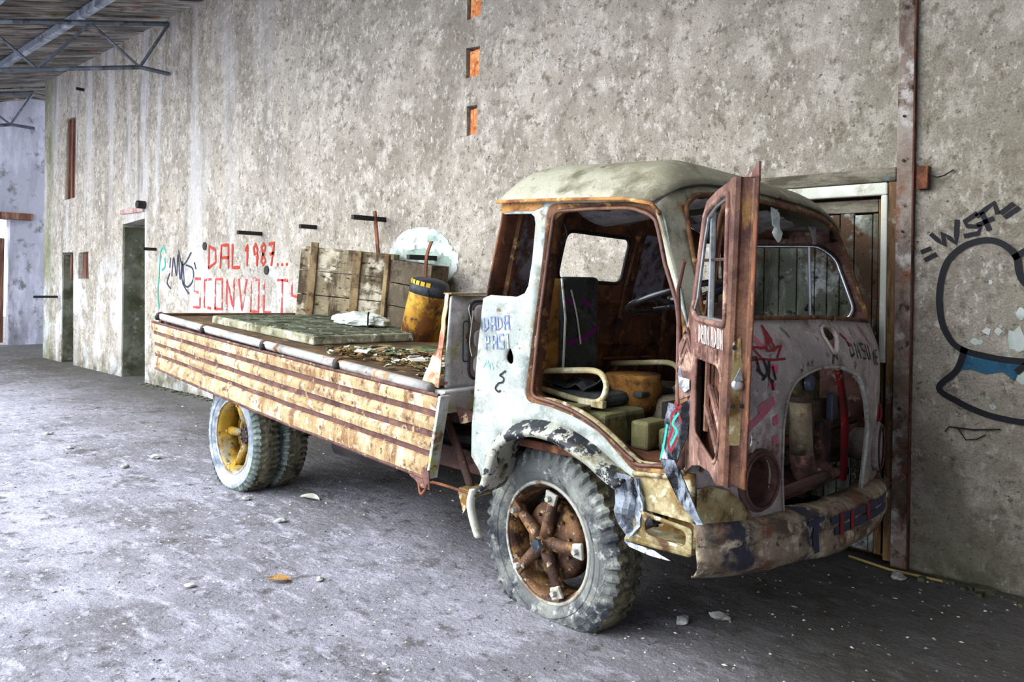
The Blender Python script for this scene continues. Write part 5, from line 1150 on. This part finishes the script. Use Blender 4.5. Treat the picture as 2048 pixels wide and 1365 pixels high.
strokes('graffiti', [[(.40, .57), (.52, .565), (.66, .55), (.85, .52)], [(.42, .52), (.6, .51), (.8, .485)]], .035, lambda t, z: bmap(t, z, .019), spray_tag, bp, 'dark blue smeared band on the bumper')

# ================================================================== LOAD ON THE BED (built in the truck's frame, things of their own)
MT = TR.matrix_basis.copy()
MT = Matrix.Translation(TR.location) @ Matrix.Rotation(radians(-2.2), 4, 'Z')
BT = Matrix.Rotation(math.atan(.0577), 4, 'Y') @ Matrix.Rotation(-math.atan(.015), 4, 'X')
def on_bed(name, a, b, rz_=0.0, label=None, cat=None, group=None, tilt=None, h=.002):
    o = bpy.data.objects.new(name, None); COL.objects.link(o); o.empty_display_size = .1
    M = MT @ Matrix.Translation((a, b, zb(a, b) + h)) @ BT @ Matrix.Rotation(rz_, 4, 'Z')
    if tilt: M = M @ tilt
    o.matrix_world = M
    return tag(o, label, cat, group)
# stone slab with tiled top
sl = on_bed('stone_slab', -3.24, .76, radians(3), 'thick mossy slab with a grid of square tiles lying on the bed', 'slab')
LX, LY, TH = 1.50, 1.10, .075
bev(MB().box((-LX / 2, -LY / 2, 0), (LX / 2, LY / 2, TH - .01)).ob('slab_body', slab_edge_m, sl), .012)
for i in range(7):
    for j in range(5):
        x0 = -LX / 2 + .02 + i * (LX - .03) / 7; y0 = -LY / 2 + .02 + j * (LY - .03) / 5
        bev(MB().box((x0, y0, TH - .0105), (x0 + (LX - .03) / 7 - .028, y0 + (LY - .03) / 5 - .028, TH - .006 + random.uniform(.0, .004))).ob('tile', slab_m, sl), .004)
# crates
def crate(name, a, b, rz_, lx, ly, lz, mat, label, rows, battens, tilt=None, z=.002, gap=.008):
    o = on_bed(name, a, b, rz_, label, 'crate', 'wooden crates on the bed', tilt, z)
    zs = [lz * k / rows for k in range(rows + 1)]
    for k in range(rows):
        for (p, q) in (((-lx / 2, -ly / 2), (lx / 2, -ly / 2 + .025)), ((-lx / 2, ly / 2 - .025), (lx / 2, ly / 2)), ((-lx / 2, -ly / 2 + .026), (-lx / 2 + .025, ly / 2 - .026)), ((lx / 2 - .025, -ly / 2 + .026), (lx / 2, ly / 2 - .026))):
            d = random.uniform(-.003, .003)
            bev(MB().box((p[0], p[1] + d, zs[k] + gap / 2), (q[0], q[1] + d, zs[k + 1] - gap / 2)).ob('board', mat, o), .004)
    MB().box((-lx / 2 + .03, -ly / 2 + .03, .01), (lx / 2 - .03, ly / 2 - .03, .03)).ob('crate_floor', crate_dark, o)
    MB().box((-lx / 2 + .03, -ly / 2 + .03, lz - .05), (lx / 2 - .03, ly / 2 - .03, lz - .02)).ob('crate_lid', crate_dark, o)
    for x, wd, hh in battens:
        bev(MB().box((x - wd / 2, -ly / 2 - .03, 0), (x + wd / 2, -ly / 2 - .003, lz + hh)).ob('batten', batten_wood, o), .005)
    return o
ang = math.atan2(.58, .70)
c1 = crate('wooden_crate', -3.985, 1.48, ang, .92, .16, .69, crate_wood, 'pale weathered crate with three upright battens beside the slab', 3, [(-.32, .07, .04), (.10, .08, .0), (.43, .05, .0)], tilt=Matrix.Rotation(radians(1.5), 4, 'Y'))
c2 = crate('wooden_crate', -3.14, 1.64, radians(2), .60, .20, .62, crate_dark, 'dark shaded crate behind the yellow drum', 3, [(-.29, .06, .04)], tilt=Matrix.Rotation(radians(2.5), 4, 'Y'))
# drum
dr = on_bed('yellow_drum', -2.60, 1.30, 0, 'leaning rusty yellow drum with a black band and cap', 'drum', tilt=Matrix.Rotation(radians(9), 4, 'Y') @ Matrix.Rotation(radians(-3), 4, 'X'), h=.012)
Mz = Matrix.Rotation(pi / 2, 4, 'X')
Rd, Hd = .16, .50
MB().lathe([(0, 0), (Rd - .01, 0), (Rd, .012), (Rd, Hd * .74)], 36, Mz).ob('drum_body', drum_yellow, dr, smooth=True)
MB().lathe([(Rd, Hd * .74), (Rd + .002, Hd * .742), (Rd + .002, Hd * .88), (Rd - .002, Hd * .89)], 36, Mz).ob('black_band', drum_black, dr, smooth=True)
MB().lathe([(Rd - .002, Hd * .885), (Rd - .012, Hd * .95), (Rd - .05, Hd * .985), (Rd - .10, Hd), (0, Hd)], 36, Mz).ob('drum_shoulder', drum_black, dr, smooth=True)
for k in range(5):
    a0 = radians(-120 + k * 17)
    pts = [Vector(((Rd - .003) * cos(a0 + t), (Rd - .003) * sin(a0 + t), Hd * z)) for t, z in ((0, .885), (.22, .885), (.22, .955), (0, .955))]
    MB().add([Vector((p.x * 1.015, p.y * 1.015, p.z)) for p in pts], [(0, 1, 2, 3)]).ob('painted_mark', mark_yellow, dr)
for o in list(dr.children):      # lathe axis turned upright
    if o.name.startswith(('drum_body', 'black_band', 'drum_shoulder')):
        for q in o.data.vertices: q.co = Vector((q.co.x, -q.co.y, abs(q.co.z)))
MB().tube([(Rd * .75, -Rd * .72, Hd * .86), (Rd * .85, -Rd * .6, Hd * .7), (Rd * .8, -Rd * .5, Hd * .62)], .003, 5).ob('wire', iron_rod, dr)
# straps
stp = bev(MB().box((-.022, -.008, 0), (.022, .008, .53)).ob('rust_strap', strap_rust), .003)
stp.matrix_world = MT @ Matrix.Translation((-3.75, 1.70, 1.74)) @ Matrix.Rotation(radians(-15), 4, 'Y') @ Matrix.Rotation(radians(-4), 4, 'X'); tag(stp, 'thin rusty flat strap sticking up from behind the pale crate', 'strap')
st2 = bev(MB().box((-.02, -.007, 0), (.02, .007, .22)).ob('rust_strap', strap_rust), .003)
v = []; f = []
pth = smooth_path([(0, 0, 0), (.005, 0, .1), (.01, 0, .2), (.03, 0, .26), (.075, 0, .34)], 4)
for p in pth: v += [p + Vector((-.016, -.006, 0)), p + Vector((.016, -.006, 0)), p + Vector((.016, .006, 0)), p + Vector((-.016, .006, 0))]
f = [(4 * i + k, 4 * i + (k + 1) % 4, 4 * i + 4 + (k + 1) % 4, 4 * i + 4 + k) for i in range(len(pth) - 1) for k in range(4)] + [(0, 1, 2, 3), tuple(4 * (len(pth) - 1) + k for k in range(4))]
bpy.data.objects.remove(st2)
st2 = mesh('bent_strip', v, f, strap_rust); st2.matrix_world = MT @ Matrix.Translation((-2.66, 1.40, zb(-2.6, 1.4) + .47)); tag(st2, 'bent rusty strip standing on top of the yellow drum', 'strip')
# crumpled plastic bag
bm = bmesh.new(); bmesh.ops.create_icosphere(bm, subdivisions=4, radius=1)
for q in bm.verts:
    d = 1 + .32 * noise.noise(q.co * 2.3) + .22 * abs(noise.noise(q.co * 5)) + .08 * noise.noise(q.co * 12)
    q.co = Vector((q.co.x * .20 * d, q.co.y * .13 * d, max(-.01, q.co.z * .065 * d + .02)))
me = bpy.data.meshes.new('plastic_bag'); bm.to_mesh(me); bm.free(); me.materials.append(bag_m)
bag = bpy.data.objects.new('plastic_bag', me); COL.objects.link(bag)
bag.matrix_world = MT @ Matrix.Translation((-3.02, 1.02, zb(-3.02, 1.02) + .092)) @ BT @ Matrix.Rotation(.6, 4, 'Z'); tag(bag, 'crumpled white plastic bag on the tiled slab', 'bag')
bm = bmesh.new(); bmesh.ops.create_icosphere(bm, subdivisions=3, radius=1)
for q in bm.verts:
    d = 1 + .4 * noise.noise(q.co * 2.3 + Vector((5, 0, 0))) + .3 * abs(noise.noise(q.co * 6))
    q.co = Vector((q.co.x * .12 * d, q.co.y * .07 * d, max(-.008, q.co.z * .035 * d + .01)))
me = bpy.data.meshes.new('plastic_scrap'); bm.to_mesh(me); bm.free(); me.materials.append(bag_m)
b2 = bpy.data.objects.new('plastic_scrap', me); COL.objects.link(b2)
b2.matrix_world = MT @ Matrix.Translation((-3.35, 1.05, zb(-3.35, 1.05) + .088)) @ BT; tag(b2, 'small flat white plastic scrap left of the crumpled bag', 'bag')
sp3 = MB().tube([(0, 0, 0), (.004, 0, .1), (.012, 0, .13)], .008, 6).ob('iron_spike', iron_rod); sp3.matrix_world = MT @ Matrix.Translation((-2.78, .92, zb(-2.78, .92) + .08)); tag(sp3, 'thin rusty spike standing up beside the plastic bag', 'spike')
# rods and scraps in front of the slab
for (a0, b0), (a1, b1), r, lab in (((-2.18, .32), (-1.75, .95), .018, 'straight green painted rod lying nearest the slab'), ((-1.98, .42), (-1.45, 1.0), .016, 'olive stick lying across the scraps'), ((-2.05, .80), (-1.72, 1.25), .016, 'short green rod farther back near the drum')):
    o = MB().tube([(a0, b0, zb(a0, b0) + r + .002), (a1, b1, zb(a1, b1) + r + .004)], r, 8).ob('green_rod', green_stick); o.matrix_world = MT; tag(o, lab, 'rod', 'green rods on the bed')
def scrap(name, a, b, sx, sy, mat, seed, h=.004):
    v = [Vector((x * sx * random.uniform(.6, 1), y * sy * random.uniform(.6, 1), .012 * random.random())) for x, y in ((-1, -1), (0, -1.1), (1, -1), (1.1, 0), (1, 1), (0, 1), (-1, 1), (-1.1, .1))]
    v = v + [p + Vector((0, 0, -.004)) for p in v]
    f = [tuple(range(8)), tuple(range(15, 7, -1))] + [(i, (i + 1) % 8, 8 + (i + 1) % 8, 8 + i) for i in range(8)]
    return v, f
mats3 = [scrap_pale, scrap_brown, scrap_green]
acc = [MB(), MB(), MB()]
for k in range(520):
    a = random.uniform(-2.1, -.92); b = random.uniform(.06, .62) + random.uniform(0, .5) * (1 if a > -1.7 else 0)
    if a < -1.5 and b < .1: continue
    v, f = scrap('s', a, b, random.uniform(.012, .05), random.uniform(.01, .028), None, k)
    Mq = Matrix.Translation((a, b, zb(a, b) + .006 + random.uniform(0, .035))) @ Matrix.Rotation(random.uniform(0, 6.3), 4, 'Z') @ Matrix.Rotation(random.uniform(-.5, .5), 4, 'X')
    acc[random.choice((0, 1, 1, 1, 2))].add([Mq @ p for p in v], f)
for m_, mm, lab in zip(acc, mats3, ('pale paper and plaster litter strewn on the bed', 'brown leaf and wood litter strewn on the bed', 'olive green litter strewn on the bed')):
    o = m_.ob('bed_litter', mm); o.matrix_world = MT; tag(o, lab, 'litter', kind='stuff')
for i, (a, b, sx, sy, mt_, lab) in enumerate(((-1.78, .20, .05, .03, scrap_pale, 'white paper scrap nearest the pipe'), (-1.35, .30, .07, .035, scrap_pale, 'long pale chip in the middle of the litter'), (-1.15, .25, .06, .04, scrap_brown, 'brown curled scrap near the headboard'), (-1.6, .55, .05, .03, leaf_m, 'orange leaf standing behind the litter'))):
    v, f = scrap('s', a, b, sx, sy, None, i); o = mesh('paper_scrap', v, f, mt_); o.matrix_world = MT @ Matrix.Translation((a, b, zb(a, b) + .05)) @ Matrix.Rotation(.5 + i, 4, 'Z') @ Matrix.Rotation(.3, 4, 'X'); tag(o, lab, 'scrap')

# ================================================================== BITS ON THE FLOOR
def stone(x, y, r, seed, mat=stone_m, name='stone', fl=.5):
    bm = bmesh.new(); bmesh.ops.create_icosphere(bm, subdivisions=2, radius=1)
    for q in bm.verts:
        d = 1 + .45 * noise.noise(q.co * 1.3 + Vector((seed, 0, 0)))
        q.co = Vector((q.co.x * r * d * 1.4, q.co.y * r * d, q.co.z * r * fl * d))
    zm = min(q.co.z for q in bm.verts)
    for q in bm.verts: q.co.z -= zm
    me = bpy.data.meshes.new(name); bm.to_mesh(me); bm.free(); me.materials.append(mat)
    o = bpy.data.objects.new(name, me); COL.objects.link(o); o.location = (x, y, -.001); o.rotation_euler = (0, 0, seed * 1.7); return o
for i, (x, y, r, lab) in enumerate(((-1.29, -.20, .035, 'flat pale stone at the foot of the iron post'), (-1.735, -1.363, .035, 'rough stone in front of the bumper, the right one of two'), (-1.842, -1.523, .03, 'rough stone in front of the bumper, the left one of two'),
        (-6.79, -1.91, .035, 'pale chip on the floor left of the rear wheel, farther one'), (-6.63, -2.22, .03, 'pale chip on the floor left of the rear wheel, nearer one'), (-4.47, -2.06, .028, 'white chip on the floor below the drop side'),
        (-3.456, -2.427, .02, 'small pale chip right of the dry leaf'), (-3.842, -2.94, .02, 'small pale chip in the left foreground'), (-5.10, -1.97, .028, 'white crumb against the rear tyre'), (-8.52, -2.24, .03, 'pale chip far out on the left floor'), (-7.7, -2.3, .03, 'pale chip between the far chip and the rear wheel'))):
    tag(stone(x, y, r, i + 1), lab, 'stone', 'stones and chips on the floor')
def leafpiece(x, y, s, rz_, mat, lab, name='dry_leaf'):
    v = []; f = []; n = 8
    for i in range(n + 1):
        t = i / n; wd = s * .28 * sin(pi * min(1, t * 1.02)) + .001
        z = .012 + .02 * sin(t * 4) * s * 10 * .3
        v += [Vector((s * (t - .5), -wd, z + .012)), Vector((s * (t - .5), 0, z)), Vector((s * (t - .5), wd, z + .014))]
    for i in range(n):
        for k in range(2): f.append((3 * i + k, 3 * i + 3 + k, 3 * i + 4 + k, 3 * i + 1 + k))
    o = mesh(name, v, f, mat); solid(o, .002); o.location = (x, y, 0); o.rotation_euler = (0, 0, rz_)
    zm = min(q.z for q in v); o.location.z = -zm + .002
    return tag(o, lab, 'leaf')
leafpiece(-3.583, -2.585, .12, .7, leaf_m, 'dry tan leaf on the open floor in the foreground')
leafpiece(-4.787, -1.642, .16, .4, scrap_pale, 'torn white paper strip on the floor between the wheels', 'paper_strip')
ss = MB().tube([(-1.60, -.06, .012), (-1.36, -.12, .012), (-1.10, -.10, .012)], .007, 6).ob('straw_stalk', straw_m); tag(ss, 'long yellow straw stalk lying along the foot of the wall', 'straw')
# moss and crumbled plaster along the foot of the wall
acc = MB()
for k in range(420):
    x = random.uniform(-11.7, -.5); r = random.uniform(.006, .028); y = -random.uniform(.0, .12)
    if -2.6 < x < -1.25: continue
    q = MB().box((-r, -r * .6, 0), (r, r * .6, r * .7), Matrix.Translation((x, y - r * 1.3 - .004, 0)) @ Matrix.Rotation(random.uniform(0, 3), 4, 'Z') @ Matrix.Rotation(random.uniform(-.2, .2), 4, 'X'))
    acc.add(q.v, q.f)
tag(acc.ob('wall_foot_rubble', weather('mossy_rubble', '#5b5a48', [('#7d7c6c', 5, .5, .6), ('#3c3f26', 4, .5, .62)], bump=(30, .6, .01))), 'mossy plaster crumbs along the foot of the wall', 'rubble', kind='stuff')
# loose grit over the floor
oct_v = [Vector(p) for p in ((1, 0, 0), (-1, 0, 0), (0, 1, 0), (0, -1, 0), (0, 0, 1), (0, 0, -.3))]
oct_f = [(0, 2, 4), (2, 1, 4), (1, 3, 4), (3, 0, 4), (2, 0, 5), (1, 2, 5), (3, 1, 5), (0, 3, 5)]
acc = [MB(), MB()]
for k in range(5200):
    t = random.random() ** .6
    dist = 1.6 + 9 * random.random() ** 1.8; an = radians(180 - random.uniform(2, 95))
    x, y = dist * cos(an), -4.71 + dist * sin(an)
    if y > -.12: continue
    r = random.uniform(.002, .0065) * (1 + .1 * dist)
    Mq = Matrix.Translation((x, y, r * .1)) @ Matrix.Rotation(random.uniform(0, 6), 4, 'Z') @ Matrix.Diagonal((r * random.uniform(1, 2), r, r * .7, 1))
    acc[k % 3 == 0].add([Mq @ p for p in oct_v], oct_f)
tag(acc[0].ob('floor_grit', gravel_m), 'fine grey grit scattered over the floor', 'grit', kind='stuff')
tag(acc[1].ob('floor_grit', scrap_pale), 'fine white specks scattered over the floor', 'grit', kind='stuff')
